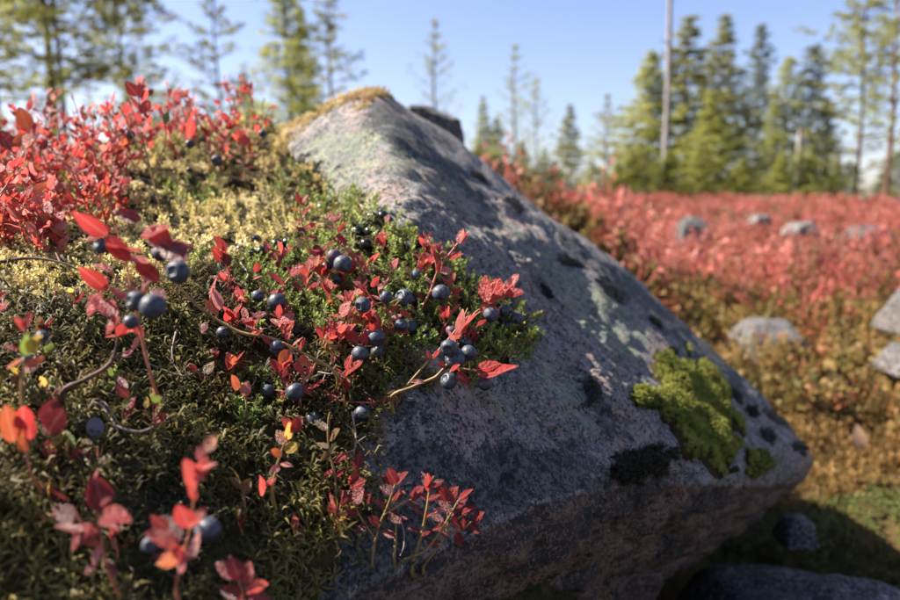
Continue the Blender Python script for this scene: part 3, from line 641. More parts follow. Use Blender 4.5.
sprig('sprig with five clustered frosted berries and a long red leaf reaching over rock', [[(392, 396), (410, 388), (436, 377), (452, 369), (470, 370), (480, 372)], [(436, 377), (446, 366), (451, 358)]],
      [(478, 376, 519, 369, 'r', .5, -.014), (476, 371, 499, 362, 'r', .5, -.010), (450, 371, 461, 366, 'r', .66, -.018), (457, 372, 470, 386, 'r', .66, -.014), (452, 362, 461, 371, 'r', .36), (440, 376, 428, 380, 'p', .36), (424, 382, 411, 380, 'p', .36), (446, 368, 436, 362, 'd', .5)],
      [(449, 348, -.012, 18, (-.25, -1, -.1)), (455, 358, -.008, 21, (-.7, -.6, .4)), (469, 353, -.002, 17, (.5, .3, .6)), (449, 381, -.010, 18, (-.5, -.4, .4)), (485, 383, -.010, 16, (-.5, -.3, .6))], thick=.0012, off=-.018)
sprig('bilberry sprig with round pink leaf over a grey berry, in the thick of the patch', [[(330, 362), (338, 345), (344, 330), (350, 314)], [(344, 330), (356, 338), (364, 342)]],
      [(340, 316, 350, 301, 'p', .66), (341, 318, 330, 312, 'r', .36), (348, 316, 353, 309, 'p', .36), (346, 330, 358, 345, 'r', .66), (352, 330, 347, 340, 'r', .5), (362, 344, 371, 330, 'r', .66), (365, 346, 369, 338, 'r', .5), (346, 349, 330, 361, 'p', .36)],
      [(363, 305, .0, 17), (376, 338, .002, 18), (360, 354, -.004, 18)], smat=M_STEMR)
sprig('reddish bilberry sprig between the frosted berries at middle height', [[(398, 350), (396, 332), (388, 312), (380, 296), (378, 284)], [(388, 312), (376, 304), (366, 290)]],
      [(369, 318, 381, 327, 'r', .66), (382, 326, 395, 333, 'r', .66), (366, 292, 357, 285, 'r', .66), (371, 287, 380, 276, 'r', .5), (378, 290, 386, 280, 'p', .36), (381, 300, 371, 296, 'r', .5), (389, 312, 399, 306, 'r', .5), (391, 320, 402, 314, 'p', .5), (396, 330, 410, 334, 'r', .5), (397, 338, 386, 344, 'd', .5), (400, 310, 411, 318, 'r', .5), (374, 310, 362, 318, 'o', .5)],
      [(386, 297, .0, 14), (401, 326, .002, 15), (350, 330, .01, 14)], smat=M_STEMR)
sprig('small pink-tipped sprig on the crowberry mat left of the slim sprig', [[(386, 290), (390, 274), (394, 262)]], [(392, 268, 398, 258, 'p', .66), (392, 268, 385, 262, 'r', .5), (390, 274, 399, 272, 'p', .5), (389, 278, 381, 274, 'r', .36), (386, 222, 389, 214, 'p', .66, .01)], smat=M_STEMR)
sprig('drooping bilberry sprig with wine-red leaves and berry low at the rock edge', [[(395, 396), (375, 402), (352, 402), (336, 400)], [(375, 402), (366, 408)]],
      [(352, 397, 330, 402, 'o', .66), (338, 396, 322, 405, 'd', .66), (366, 398, 377, 405, 'r', .5), (378, 400, 392, 398, 'r', .5), (360, 402, 368, 410, 'p', .5), (346, 400, 340, 392, 'r', .5), (385, 396, 396, 399, 'p', .36), (330, 398, 326, 388, 'd', .5)],
      [(363, 414, -.002, 19), (313, 420, -.002, 19)], off=-.01, smat=M_STEMR)
sprig('orange and dark red leaves above a single frosted berry in the green sprigs', [[(300, 400), (304, 380), (298, 360), (288, 345)], [(304, 380), (312, 372), (316, 362)]],
      [(288, 350, 279, 364, 'o', .66), (292, 352, 284, 352, 'p', .66), (300, 356, 311, 366, 'o', .66), (296, 362, 302, 378, 'r', .66), (306, 374, 313, 364, 'r', .5), (303, 384, 312, 396, 'd', .66), (302, 390, 294, 402, 'd', .5), (308, 388, 320, 386, 'r', .5), (316, 384, 325, 378, 'r', .36), (290, 366, 283, 378, 'd', .5)],
      [(295, 392, -.006, 19, (-.6, .2, .7)), (277, 347, .004, 15), (268, 390, .006, 13)], smat=M_STEMR, off=-.01)
sprig('bright crimson tuft of leaves on a trailing stem left of the berries', [[(335, 372), (300, 352), (270, 338), (240, 332), (205, 312), (182, 290), (165, 268), (155, 240), (152, 224)]],
      [(240, 322, 262, 322, 'r', .66), (246, 318, 256, 330, 'r', .5), (252, 318, 266, 312, 'd', .5), (286, 340, 292, 328, 'r', .5), (292, 346, 304, 338, 'p', .36), (300, 350, 305, 338, 'r', .36), (262, 336, 272, 346, 'r', .36), (208, 300, 216, 318, 'o', .66), (206, 322, 202, 334, 'd', .66), (220, 310, 214, 285, 'p', .5), (210, 300, 218, 278, 'p', .36)],
      [], thick=.0012, off=-.02)
sprig('large blurred foreground sprig with broad red leaves and four big blue berries', [[(150, 372), (140, 330), (132, 290), (124, 255), (116, 226)], [(137, 310), (150, 280), (160, 250), (166, 232)], [(132, 290), (112, 275), (100, 258)]],
      [(107, 236, 75, 211, 'r', .5, -.02), (102, 232, 86, 240, 'r', .5, -.02), (118, 240, 96, 246, 'r', .66, -.02), (136, 262, 160, 280, 'r', .5, -.02), (128, 300, 108, 286, 'r', .66, -.02), (120, 316, 104, 334, 'r', .5, -.01), (150, 262, 140, 284, 'r', .5, -.02), (158, 250, 190, 244, 'r', .5, -.02), (112, 232, 98, 222, 'r', .5), (142, 220, 115, 212, 'd', .5, -.01), (108, 246, 141, 250, 'r', .66, -.03), (128, 262, 106, 238, 'r', .66, -.03), (122, 258, 148, 262, 'r', .66, -.02), (140, 236, 172, 228, 'r', .5, -.02), (150, 228, 172, 250, 'r', .66, -.02), (162, 240, 186, 262, 'd', .66, -.02), (168, 238, 176, 268, 'r', .5, -.01),
       (108, 290, 80, 268, 'r', .5), (116, 318, 89, 290, 'r', .5, -.01), (100, 292, 92, 318, 'r', .66), (110, 300, 116, 322, 'r', .5), (98, 312, 116, 306, 'd', .5), (132, 322, 144, 336, 'r', .5), (112, 272, 92, 262, 'r', .5), (108, 276, 98, 290, 'r', .66), (150, 280, 138, 292, 'd', .5), (140, 300, 128, 284, 'p', .36), (145, 240, 158, 230, 'p', .36), (150, 290, 166, 300, 'd', .66, -.01)],
      [(178, 272, -.03, 24, (-.3, -1, .2)), (153, 307, -.04, 27, (-1, .2, .3)), (136, 301, -.03, 20, (-.5, -.8, .2)), (131, 322, -.02, 15), (101, 247, -.02, 15), (160, 254, -.01, 16)], thick=.0007, off=-.08, smat=M_STEMR)
sprig('dark trailing bilberry twig with one curled red leaf over the olive moss', [[(62, 392), (84, 380), (108, 366), (116, 350), (118, 334)], [(112, 358), (128, 354), (136, 342)]],
      [(116, 336, 104, 336, 'r', .5), (118, 336, 126, 322, 'r', .66), (119, 334, 137, 334, 'r', .5), (133, 350, 138, 334, 'p', .36), (122, 356, 134, 350, 'p', .36)], thick=.0014, off=-.02, smat=M_TWIG)
sprig('orange and yellow leaf group at the left frame edge in the moss', [[(24, 420), (22, 380), (26, 350), (24, 318)]],
      [(24, 330, 12, 318, 'r', .66), (24, 328, 34, 312, 'r', .5), (26, 352, 40, 336, 'y', .5), (26, 356, 28, 334, 'g', .5), (20, 350, 4, 345, 'r', .36), (24, 372, 42, 356, 'o', .5), (22, 360, 6, 368, 'o', .66)], [(42, 337, 0, 13), (28, 362, .01, 14)], off=-.05)
sprig('big orange leaf beside dark red leaves at the left edge', [[(30, 470), (24, 440), (22, 420)]],
      [(14, 442, 3, 404, 'o', .5, -.01), (20, 440, 12, 410, 'o', .5, -.005), (24, 430, 22, 404, 'r', .66, -.01), (26, 452, 18, 436, 'o', .66), (44, 424, 56, 398, 'd', .66), (48, 432, 64, 408, 'd', .66), (50, 436, 44, 416, 'r', .5), (30, 440, 30, 412, 'r', .5)], off=-.03, thick=.0006, smat=M_STEMR)
sprig('blurred low sprig with crimson and scarlet leaves nearest the lens at lower left', [[(110, 575), (104, 556), (100, 530), (96, 505)], [(104, 548), (86, 530), (72, 505)]],
      [(70, 502, 50, 492, 'r', .5), (76, 520, 52, 506, 'd', .66), (84, 532, 56, 524, 'd', .66), (104, 512, 94, 474, 'd', .66), (100, 505, 112, 498, 'd', .5), (104, 508, 132, 524, 'r', .5, -.01), (102, 516, 118, 532, 'r', .66, -.01), (98, 536, 72, 528, 'r', .66), (100, 546, 78, 542, 'o', .5), (94, 478, 100, 470, 'p', .5), (100, 546, 92, 566, 'p', .5), (106, 560, 114, 580, 'd', .5), (98, 560, 84, 575, 'd', .5), (90, 522, 76, 552, 'd', .66)], off=-.03, thick=.0006, smat=M_STEMR)
sprig('blurred scarlet sprig hiding a large dark berry, low and left of centre', [[(176, 590), (182, 560), (190, 530), (194, 500), (202, 460), (208, 440)]],
      [(178, 545, 146, 532, 'r', .66, -.01), (182, 540, 152, 518, 'd', .66), (186, 552, 160, 566, 'o', .66, -.01), (184, 550, 182, 574, 'p', .5, -.01), (190, 528, 178, 502, 'r', .66), (192, 522, 206, 508, 'r', .5), (186, 560, 168, 548, 'r', .66, -.01), (188, 528, 204, 522, 'o', .5, -.01), (190, 560, 198, 534, 'p', .36, -.01), (196, 500, 188, 484, 'r', .5), (194, 488, 186, 458, 'r', .66), (198, 476, 208, 458, 'r', .66), (204, 462, 198, 446, 'p', .66), (204, 450, 218, 436, 'o', .66), (202, 468, 218, 464, 'p', .36), (192, 478, 206, 480, 'p', .36), (176, 556, 152, 560, 'd', .66), (168, 530, 150, 514, 'd', .5)],
      [(208, 530, .01, 26), (150, 545, .0, 16)], off=-.05, thick=.0006, smat=M_STEMR)
sprig('dark red leaf group at the bottom edge left of centre', [[(246, 625), (244, 600), (238, 580), (232, 566)]],
      [(238, 578, 216, 562, 'd', .66), (240, 580, 230, 556, 'd', .66), (244, 584, 250, 562, 'r', .66), (246, 590, 268, 584, 'r', .66), (242, 594, 220, 590, 'd', .66), (248, 596, 272, 600, 'd', .5), (244, 600, 222, 606, 'd', .66), (246, 606, 262, 616, 'r', .5)], off=-.03, smat=M_STEMR)
sprig('yellow and pink rounded leaves on an upright stem in the shade', [[(272, 492), (276, 470), (284, 445), (296, 420)]],
      [(286, 444, 276, 430, 'o', .66), (288, 440, 290, 422, 'y', .66), (292, 432, 302, 416, 'r', .66), (284, 450, 300, 444, 'y', .66), (282, 456, 270, 450, 'o', .66), (280, 464, 294, 466, 'p', .66), (280, 466, 270, 472, 'p', .66), (276, 478, 264, 486, 'r', .5), (292, 430, 282, 416, 'r', .5)], off=-.02)
sprig('olive-leaved sprig with green stem in the shade below the drooping berries', [[(336, 500), (335, 475), (329, 450), (328, 425), (330, 412)]],
      [(328, 430, 314, 422, 'v', .66), (330, 440, 342, 430, 'v', .66), (330, 452, 320, 462, 'v', .5), (333, 462, 350, 452, 'd', .5), (334, 470, 322, 478, 'r', .5), (335, 476, 346, 470, 'd', .66), (329, 448, 316, 442, 'v', .5), (336, 484, 324, 492, 'd', .5), (352, 486, 356, 470, 'r', .66), (356, 492, 368, 496, 'r', .66), (350, 488, 366, 480, 'd', .66)])
sprig('five-leaved shade-tinted red sprig against the rock at the foot of the moss', [[(400, 562), (424, 552), (440, 532), (452, 512), (460, 498)], [(440, 532), (456, 520), (468, 512)]],
      [(454, 504, 446, 484, 'd', .5), (458, 500, 474, 490, 'd', .5), (456, 508, 468, 498, 'd', .5), (452, 512, 438, 500, 'd', .5), (462, 514, 476, 506, 'd', .5), (450, 518, 464, 530, 'd', .5), (444, 522, 430, 514, 'd', .5), (438, 532, 450, 538, 'd', .5)], smat=M_STEM)  # shade at the rock foot is put into the leaf colour
sprig('upright sprig with orange stem and shade-tinted red leaves beside the rock foot', [[(412, 566), (420, 540), (426, 515), (430, 490), (434, 476)]],
      [(430, 488, 421, 472, 'd', .5), (431, 486, 444, 480, 'd', .5), (427, 500, 416, 492, 'd', .5), (428, 500, 440, 494, 'd', .5), (424, 516, 412, 510, 'd', .5), (425, 518, 438, 514, 'r', .5), (420, 532, 408, 528, 'd', .5), (421, 536, 434, 534, 'd', .5), (430, 492, 428, 474, 'r', .5)], thick=.0012)  # mostly dark leaves, painting in the shade here
sprig('thin sprig with shade-tinted red paired leaves left of the orange-stemmed one', [[(394, 560), (396, 530), (392, 505), (390, 482)]],
      [(391, 486, 382, 474, 'd', .5), (391, 486, 402, 472, 'd', .5), (392, 496, 380, 490, 'd', .5), (393, 500, 406, 490, 'd', .5), (395, 515, 384, 510, 'd', .5), (396, 520, 408, 518, 'd', .5), (356, 470, 360, 452, 'd', .5), (368, 504, 372, 492, 'd', .5)])  # dark leaf colour stands for shade
sprig('small sprig with a yellow-orange leaf and pale bud beside the green shoots', [[(246, 420), (246, 400), (238, 388)]], [(238, 390, 229, 375, 'o', .66), (240, 388, 234, 378, 'y', .5), (244, 396, 248, 381, 'p', .66), (246, 404, 236, 410, 'g', .5), (232, 410, 234, 396, 'y', .66)])
sprig('pale blue-grey leaf hanging in the dark moss, on a dry bent stalk', [[(118, 424), (104, 402), (96, 408), (94, 418)]], [], thick=.0006, smat=M_PALE, name='withered_sprig')
sprig('little shoot with glossy green leaves above the pale hanging leaf', [[(118, 402), (116, 388), (114, 374)]], [(114, 376, 108, 368, 'g', .66), (114, 376, 122, 370, 'g', .66), (115, 382, 104, 390, 'g', .66), (115, 384, 124, 384, 'g', .5), (114, 374, 116, 364, 'g', .66)])
sprig('shoot of dull olive leaves among the moss left of the yellow leaves', [[(246, 520), (244, 500), (240, 480)]], [(242, 490, 230, 476, 'v', .66), (243, 494, 252, 478, 'v', .66), (244, 502, 236, 510, 'v', .66), (240, 482, 232, 466, 'y', .5), (262, 496, 262, 476, 'r', .5)])
sprig('lone crimson sprig rising above the red shrubs on the left skyline', [[(162, 215), (152, 175), (143, 140), (140, 112), (138, 92)], [(150, 168), (140, 150), (121, 110)], [(152, 175), (166, 140), (162, 112)]],
      [(138, 96, 125, 81, 'd', .66), (139, 98, 146, 80, 'r', .66), (140, 102, 149, 90, 'r', .66), (140, 112, 132, 96, 'r', .66), (141, 114, 150, 100, 'r', .66), (142, 122, 134, 112, 'r', .66), (142, 122, 154, 110, 'r', .5), (143, 132, 134, 124, 'r', .5), (163, 116, 160, 106, 'p', .5), (165, 124, 170, 112, 'g', .66), (146, 142, 156, 134, 'r', .5), (122, 112, 118, 104, 'p', .36), (160, 128, 170, 122, 'v', .5)], off=-.02)
sprig('sprig with white-lit leaf tips right of the lone crimson one on the skyline', [[(222, 178), (220, 155), (216, 132)], [(220, 150), (212, 134), (206, 126)]],
      [(216, 134, 206, 114, 'r', .66), (217, 134, 222, 112, 'p', .5), (219, 142, 227, 130, 'p', .5), (208, 134, 201, 126, 'r', .5), (219, 148, 210, 140, 'p', .5), (220, 150, 232, 144, 'r', .5), (221, 156, 214, 164, 'r', .5), (188, 138, 194, 112, 'r', .5)], [(190, 144, 0, 9), (217, 161, -.01, 12)])
sprig('red leafed sprig at the border of the yellow moss below the skyline', [[(246, 190), (244, 168), (240, 140)]], [(241, 142, 238, 130, 'r', .66), (242, 146, 250, 136, 'r', .66), (243, 152, 234, 146, 'o', .5), (243, 156, 254, 152, 'r', .5), (244, 162, 236, 160, 'p', .5), (244, 168, 254, 168, 'r', .5), (245, 174, 236, 178, 'r', .5), (240, 142, 232, 134, 'r', .5)])
sprig('orange oval leaf standing on a thin stem at the far left skyline', [[(36, 190), (32, 150), (28, 128)]], [(29, 130, 19, 109, 'o', .66), (30, 138, 42, 120, 'r', .66), (31, 144, 18, 134, 'd', .66), (33, 156, 44, 142, 'r', .66), (34, 160, 22, 154, 'r', .66), (14, 150, 0, 132, 'd', .66), (15, 150, 22, 132, 'o', .5)], off=-.05)
L_ = leaf_mesh('v', .66)
t = sprig('dry seed leaf, bluish grey and oval, hanging over the olive moss', [[(92, 412), (94, 420)]], [], thick=.0004, smat=M_PALE, name='dead_leaf')
s_ = NT('grey_blue_dead_leaf'); M_GL = s_.end(s_.pbsdf((0.13, 0.13, 0.165), .8, .2))
V_, F_ = leaf_shape(3, .66); q_ = (surf(94, 417, .02)-CAM) @ FWD; o = add_leaf(t, at(94, 417, q_), at(97, 441, q_), 'v', .66, np.array([.5, -1, .3])); o.data = mesh_np('leaf', V_, F_, mats=[M_GL])

sprig('shade-tinted red many-leaved sprig spreading over the rock at the foot of the moss', [[(372, 560), (378, 530), (388, 505), (396, 482)], [(384, 515), (400, 505), (414, 498)], [(376, 540), (362, 520), (352, 500)]],
      [(396, 484, 386, 468, 'd', .66), (396, 484, 410, 474, 'd', .66), (394, 492, 380, 486, 'd', .66), (392, 500, 406, 490, 'd', .66), (410, 500, 424, 486, 'd', .66), (408, 502, 420, 510, 'd', .66), (386, 508, 372, 500, 'd', .66), (388, 512, 400, 524, 'd', .66), (380, 525, 366, 518, 'd', .66), (382, 530, 396, 538, 'd', .66), (352, 502, 340, 490, 'd', .66), (353, 502, 366, 488, 'd', .66), (358, 512, 344, 514, 'd', .66), (366, 526, 354, 532, 'd', .66)], smat=M_STEM)  # all leaves in the dark tone, to look shaded
sprig('second shade-tinted red sprig right of it, with leaves overlapping the grey crust', [[(424, 566), (440, 545), (448, 525), (446, 500)], [(444, 535), (462, 530), (474, 520)]],
      [(446, 502, 436, 486, 'd', .66), (446, 502, 458, 486, 'd', .66), (447, 512, 434, 508, 'd', .66), (448, 518, 462, 508, 'd', .66), (446, 526, 432, 530, 'd', .66), (472, 522, 484, 512, 'd', .66), (470, 524, 480, 534, 'd', .66), (462, 530, 464, 516, 'd', .66), (456, 532, 460, 546, 'd', .66), (440, 544, 426, 544, 'd', .66)], smat=M_STEM)  # leaf tone darkened in place of real shade
# ------------------------------------------------------------------ shrubs that fill in: left red thicket, patch filler
def above_ground(px, py):
    h = hit(px, py); return None if h is None else np.array(h[0])
G1 = 'red bilberry stems crowding the left of the slope'
n = 0
while n < 185:
    x = rnd.uniform(-40, 125) if n < 150 else rnd.uniform(100, 255); y = rnd.uniform(150, 262) if x < 125 else rnd.uniform(135, 178)
    if x > 60 and y > 235: continue
    p_ = above_ground(x, y)
    if p_ is None: n += 1; continue
    dd = (p_-CAM) @ FWD
    random_sprig(p_, rnd.uniform(.035, .080)*min(1, dd/.75), 'red-leaved bilberry stem '+thick(x, y), G1, rnd.randint(9, 13), .0105, 'rrrrpprorpd', lean=[rnd.gauss(0, .3), rnd.gauss(-.15, .2), 1], berry=(1 if rnd.random() < .1 else 0), upper=.2)
    n += 1
n = 0
while n < 30:  # thicket carried on out of view, added to shade the slope
    x, y = rnd.uniform(-190, -12), rnd.uniform(215, 560); p_ = above_ground(x, y); n += 1
    if p_ is None: continue
    random_sprig(p_, rnd.uniform(.05, .09)*min(1, (((p_-CAM) @ FWD)+.15)/.6), 'unseen red-leaved thicket stem past the left frame edge, added to shade the slope', 'unseen shading stems past the left frame edge', 9, .0115, 'rrrrrd', lean=[rnd.gauss(0, .3), rnd.gauss(0, .3), 1], upper=.2)
G2 = 'small bilberry sprigs in the moss and crowberry'
for k in range(34):
    x, y = rnd.uniform(225, 470), rnd.uniform(255, 400)
    if polydist(np.array([x]), np.array([y]), MOSS)[0] < 12: continue
    random_sprig(above_ground(x, y), rnd.uniform(.014, .028), 'small reddish bilberry sprig '+near(x, y), G2, rnd.randint(6, 9), .0105, 'rrrrprrod', upper=.2, thick=.0006, berry=(1 if rnd.random() < .35 else 0))
for k in range(26):
    x, y = rnd.uniform(0, 380), rnd.uniform(300, 600)
    if polydist(np.array([x]), np.array([y]), MOSS)[0] < 12: continue
    random_sprig(above_ground(x, y), rnd.uniform(.012, .022), 'tiny sparse sprig '+near(x, y), 'tiny sprigs in the shaded moss', rnd.randint(3, 5), .008, 'vvddryg', upper=.3, thick=.0005)

# crowberry: black berries and single bright shoots
def crowberry(px, py, dia, lab, dz=0.0, shoot=True):
    h = hit(px, py); p_ = np.array(h[0]); d = (p_-CAM) @ FWD; q = at(px, py, d-.006+dz); t = thing('crowberry', q, lab, 'berry', 'black crowberries in the green carpet')
    link('berry', ME_CB, t, mat=Matrix.Scale(dia*d/F/2, 4))
    v, f = tube([np.array([0, .002, -.008]), np.array([0, 0, -.001])], .0004, .0004, 5); link('stalk', mesh_np('stalk', v, f, mats=[M_TWIG]), t)
for x, y, s in [(288, 243, 12), (277, 245, 13), (272, 234, 12), (256, 240, 11), (241, 250, 11), (252, 254, 12), (262, 252, 12), (372, 218, 13), (383, 216, 11), (364, 226, 14), (358, 232, 13), (370, 232, 12), (345, 216, 11), (322, 208, 11), (330, 204, 10), (378, 236, 13), (366, 244, 12), (295, 200, 10),
                (516, 322, 12), (506, 326, 12), (526, 318, 11), (418, 243, 11), (468, 282, 12), (476, 288, 11), (396, 246, 11), (350, 236, 12), (296, 332, 9), (412, 300, 11), (484, 306, 12), (500, 304, 11), (428, 338, 11), (318, 332, 9), (146, 100, 0)]:
    if s: crowberry(x, y, s, 'glossy black crowberry '+near(x, y))
for x, y, s, l in [(143, 185, 14, 'single black crowberry on the yellow moss near the red thicket'), (53, 223, 10, 'small black berry beneath the red thicket beside grey-green shoots'), (4, 245, 15, 'blurred black berry at the left frame edge'), (190, 143, 8, 'tiny dark berry on the skyline between red sprigs')]:
    crowberry(x, y, s, l)
def shoot(px, py, hpx, ang, lab):
    h = hit(px, py); p_ = np.array(h[0]); d = (p_-CAM) @ FWD; t = thing('crowberry_shoot', p_, lab, 'plant', 'bright green crowberry shoots')
    L = hpx*d/F; a = math.radians(ang); dr = unit(np.array([math.sin(a), -.35, math.cos(a)]))
    v, f = tube([np.zeros(3)-dr*.004, dr*L], .0005, .0003, 5); link('stem', mesh_np('stem', v, f, mats=[M_STEM]), t)
    v, f, tp = blades(rnd.randrange(999), 34, L, .0046, .0017, (.1, 1.2), .2); q = Vector(dr).to_track_quat('Z', 'Y').to_matrix(); v = np.array([q @ Vector(x) for x in v])
    link('needles', mesh_np('needles', v, f, False, {'tint': np.full(len(v), rnd.random()), 'tip': tp}, [M_SHOOT]), t)
for x, y in [(250, 418), (243, 408), (258, 410), (266, 416), (240, 425), (262, 400), (250, 396), (268, 402), (272, 410), (236, 414), (256, 425), (246, 388), (254, 384), (262, 380), (284, 395),
             (470, 345), (480, 352), (492, 350), (500, 344), (512, 350), (520, 340), (530, 344), (500, 356), (486, 340), (508, 334), (536, 340), (476, 330), (488, 330), (455, 300), (466, 296), (450, 312), (402, 360), (394, 372), (386, 366), (412, 352), (430, 262), (420, 256), (410, 264), (400, 258), (440, 268), (372, 378), (380, 388), (392, 342), (380, 350), (330, 250), (340, 228), (318, 300), (310, 262), (316, 318), (352, 290), (290, 262)]:
    shoot(x+rnd.uniform(-2, 2), y, rnd.uniform(10, 17), rnd.uniform(-30, 35), 'bright green crowberry shoot '+near(x, y))

# dry twigs and lichen threads lying in the moss
def twig(pts, r, lab, mat=None, name='dry_twig', side=()):
    P_ = [surf(x, y, l) for x, y, l in pts]; b = P_[0]; parts = [tube(P_, r, r*.45)]
    for s_ in side: parts.append(tube([surf(x, y, l) for x, y, l in s_], r*.6, r*.3))
    v, f = join(parts); o = link(name, mesh_np(name, v-b, f, mats=[mat or M_PALE]), loc=b); tag(o, lab, 'twig', 'dry twigs in the moss')
twig([(99, 210, .04), (97, 180, .10), (88, 158, .16), (94, 136, .22), (98, 128, .26)], .0013, 'bleached bent twig standing in the red thicket')
twig([(0, 262, .03), (30, 258, .03), (60, 262, .03), (85, 272, .02)], .0011, 'dark thin twig running in from the left frame edge', M_TWIG, side=[[(60, 262, .03), (50, 240, .03), (44, 228, .02)]])
twig([(112, 425, .01), (140, 432, .012), (165, 420, .01), (176, 412, .01)], .0007, 'pale curved twig right of the hanging grey leaf')
twig([(88, 406, .008), (100, 404, .01), (112, 420, .01), (118, 432, .01)], .0007, 'thin crooked twig above the hanging grey leaf')
twig([(176, 332, .012), (172, 350, .012), (174, 362, .01)], .0006, 'short grey twig upright in the moss under the long stem')
twig([(200, 370, .012), (182, 376, .012), (150, 364, .01)], .0006, 'pale forked twig lying left of the yellow-orange leaf', side=[[(182, 376, .012), (172, 362, .012)]])
twig([(352, 412, .012), (356, 440, .012), (352, 458, .01)], .0006, 'whitish branching lichen thread in the shade by the rock', side=[[(355, 432, .012), (346, 424, .014)], [(356, 440, .012), (364, 450, .012)], [(354, 450, .012), (344, 454, .012)], [(355, 444, .012), (366, 436, .014)]])
twig([(318, 372, .01), (332, 374, .014), (346, 372, .012)], .0006, 'pale antler-like lichen thread under the pink leaf', side=[[(332, 374, .014), (336, 364, .016)], [(338, 373, .012), (350, 380, .012)], [(326, 373, .012), (322, 382, .012)]])
twig([(240, 262, .012), (248, 275, .012), (240, 286, .01), (230, 300, .01)], .0006, 'thin grey twig curling beside the short two-leaved sprig')
twig([(262, 330, .01), (252, 312, .014), (262, 302, .01)], .0006, 'small arched pale twig over the crimson tuft')
twig([(386, 505, .01), (402, 525, .012), (404, 545, .012), (400, 556, .01)], .0005, 'fine pale thread of root hanging at the rock foot')
for k in range(60):
    x, y = rnd.uniform(0, 375), rnd.uniform(265, 600)
    if polydist(np.array([x]), np.array([y]), MOSS)[0] < 8: continue
    a = rnd.uniform(0, 6.28); l = rnd.uniform(8, 20)
    twig([(x, y, .006), (x+l*.5*math.cos(a)+3, y+l*.5*math.sin(a), .010), (x+l*math.cos(a), y+l*math.sin(a), .006)], .00035, 'short dry twig fragment '+near(x, y), rnd.choice([M_PALE, M_TWIG]))

# ------------------------------------------------------------------ moss cushions on the boulder
def rock_patch(cx, cy, rx, ry, ang, hgt, lab, mat, npx, protos, sc, base=None, cat='moss'):
    """a low cushion that follows the rock: dome plus short moss leaves"""
    m = 26; pts = []
    a = math.radians(ang)
    for j in range(m):
        for i in range(m):
            u = (i/(m-1)*2-1); v = (j/(m-1)*2-1)
            qx = cx+u*rx*math.cos(a)-v*ry*math.sin(a); qy = cy+u*rx*math.sin(a)+v*ry*math.cos(a)
            h = ROCKBVH.ray_cast(Vector(CAM), Vector(unit(ray(qx, qy))))
            if h[0] is None: h = ROCKBVH.find_nearest(Vector(at(qx, qy, pts[-1][2] if pts else .9)))
            rr = 1.12*math.hypot(u, v)+(.40 if rx < 60 else .2)*float(noise(np.array([u, v, cx]), 2.2, 3))+(.38 if rx < 60 else .2)*float(noise(np.array([u, v, cx]), 4.5, 4))+.15*float(noise(np.array([u, v, cx]), 10, 5))
            pts.append((np.array(h[0]), np.array(h[1]), (np.array(h[0])-CAM) @ FWD, max(-.25, 1-rr*rr)))
    lump = [.75+.5*float(noise(p[0], 45, 9)) for p in pts]
    V = np.array([p[0]+p[1]*hgt*(math.sqrt(p[3])*l if p[3] > 0 else p[3]*1.5) for p, l in zip(pts, lump)]); F4 = grid_faces(m, m)
    o = link('moss_cushion', mesh_np('moss_cushion', V, F4, mats=[base or M_MOUND])); tag(o, lab, cat)
    T = np.r_[F4[:, [0, 1, 2]], F4[:, [0, 2, 3]]]; inside = np.array([p[3] for p in pts]); T = T[(inside[T] > -.02).all(1)]
    P_, N_ = tri_sample(V, T, npx)
    c = replicate('moss_leaves', protos, P_, N_+rng.normal(0, .3, N_.shape), sc*(.7+.6*rng.random(npx)), mat, np.clip(.5+.6*fbm(P_, 40, 2, 5)+rng.normal(0, .15, npx), 0, 1), parent=o); c['kind'] = 'stuff'
    return o
rock_patch(694, 412, 72, 38, 55, .011, 'thick yellow-green moss cushion on the right of the boulder face', M_GREENMOSS, 6500, P_SHORT, .68)
rock_patch(640, 398, 10, 9, 0, .006, 'small green moss button left of the thick cushion', M_GREENMOSS, 260, P_SHORT, .8)
rock_patch(757, 462, 14, 16, 20, .008, 'small dull green moss tuft right of the thick cushion', M_GREENMOSS, 360, P_SHORT, .8)
rock_patch(645, 466, 36, 19, -12, .003, 'black moss patch below the thick green cushion', M_BLACKMOSS, 1200, P_SHORT, .7, M_BLACKMOSS)
for x, y, a_, b_, g_, l_ in [(514, 204, 11, 5, 40, 'upper dark moss patch in a hollow below the ridge'), (570, 262, 15, 5, 15, 'thin dark moss streak in mid ridge slope'), (612, 290, 20, 7, 42, 'longest dark moss streak on the upper ridge slope'), (546, 292, 9, 4, 50, 'small dark moss spot left of the longest streak'),
        (592, 392, 9, 16, 10, 'ragged dark moss spot left of the thick cushion'), (480, 178, 12, 3, 35, 'dark moss crack nearest the boulder peak'), (655, 322, 9, 3, 45, 'small dark moss spot above the thick cushion'), (672, 350, 8, 3, 45, 'dark moss dash touching the top of the thick cushion'), (735, 395, 13, 5, 45, 'dark moss streak right of the thick cushion'),
        (752, 412, 8, 5, 40, 'dark moss spot right of and below the streak'), (776, 418, 16, 4, 38, 'dark moss streak along the lower ridge edge'), (768, 436, 12, 6, 50, 'dark moss patch above the dull green tuft'), (800, 448, 9, 6, 30, 'dark moss hollow near the lower boulder end'), (712, 385, 9, 4, 50, 'dark moss spot touching the right of the cushion'), (700, 368, 8, 3, 45, 'dark moss dash on the ridge above the cushion')]:
    o = rock_patch(x, y, a_, b_, g_, .0018, l_, M_BLACKMOSS, 90, P_SHORT, .55, M_BLACKMOSS); o['group'] = 'dark moss patches on the boulder'

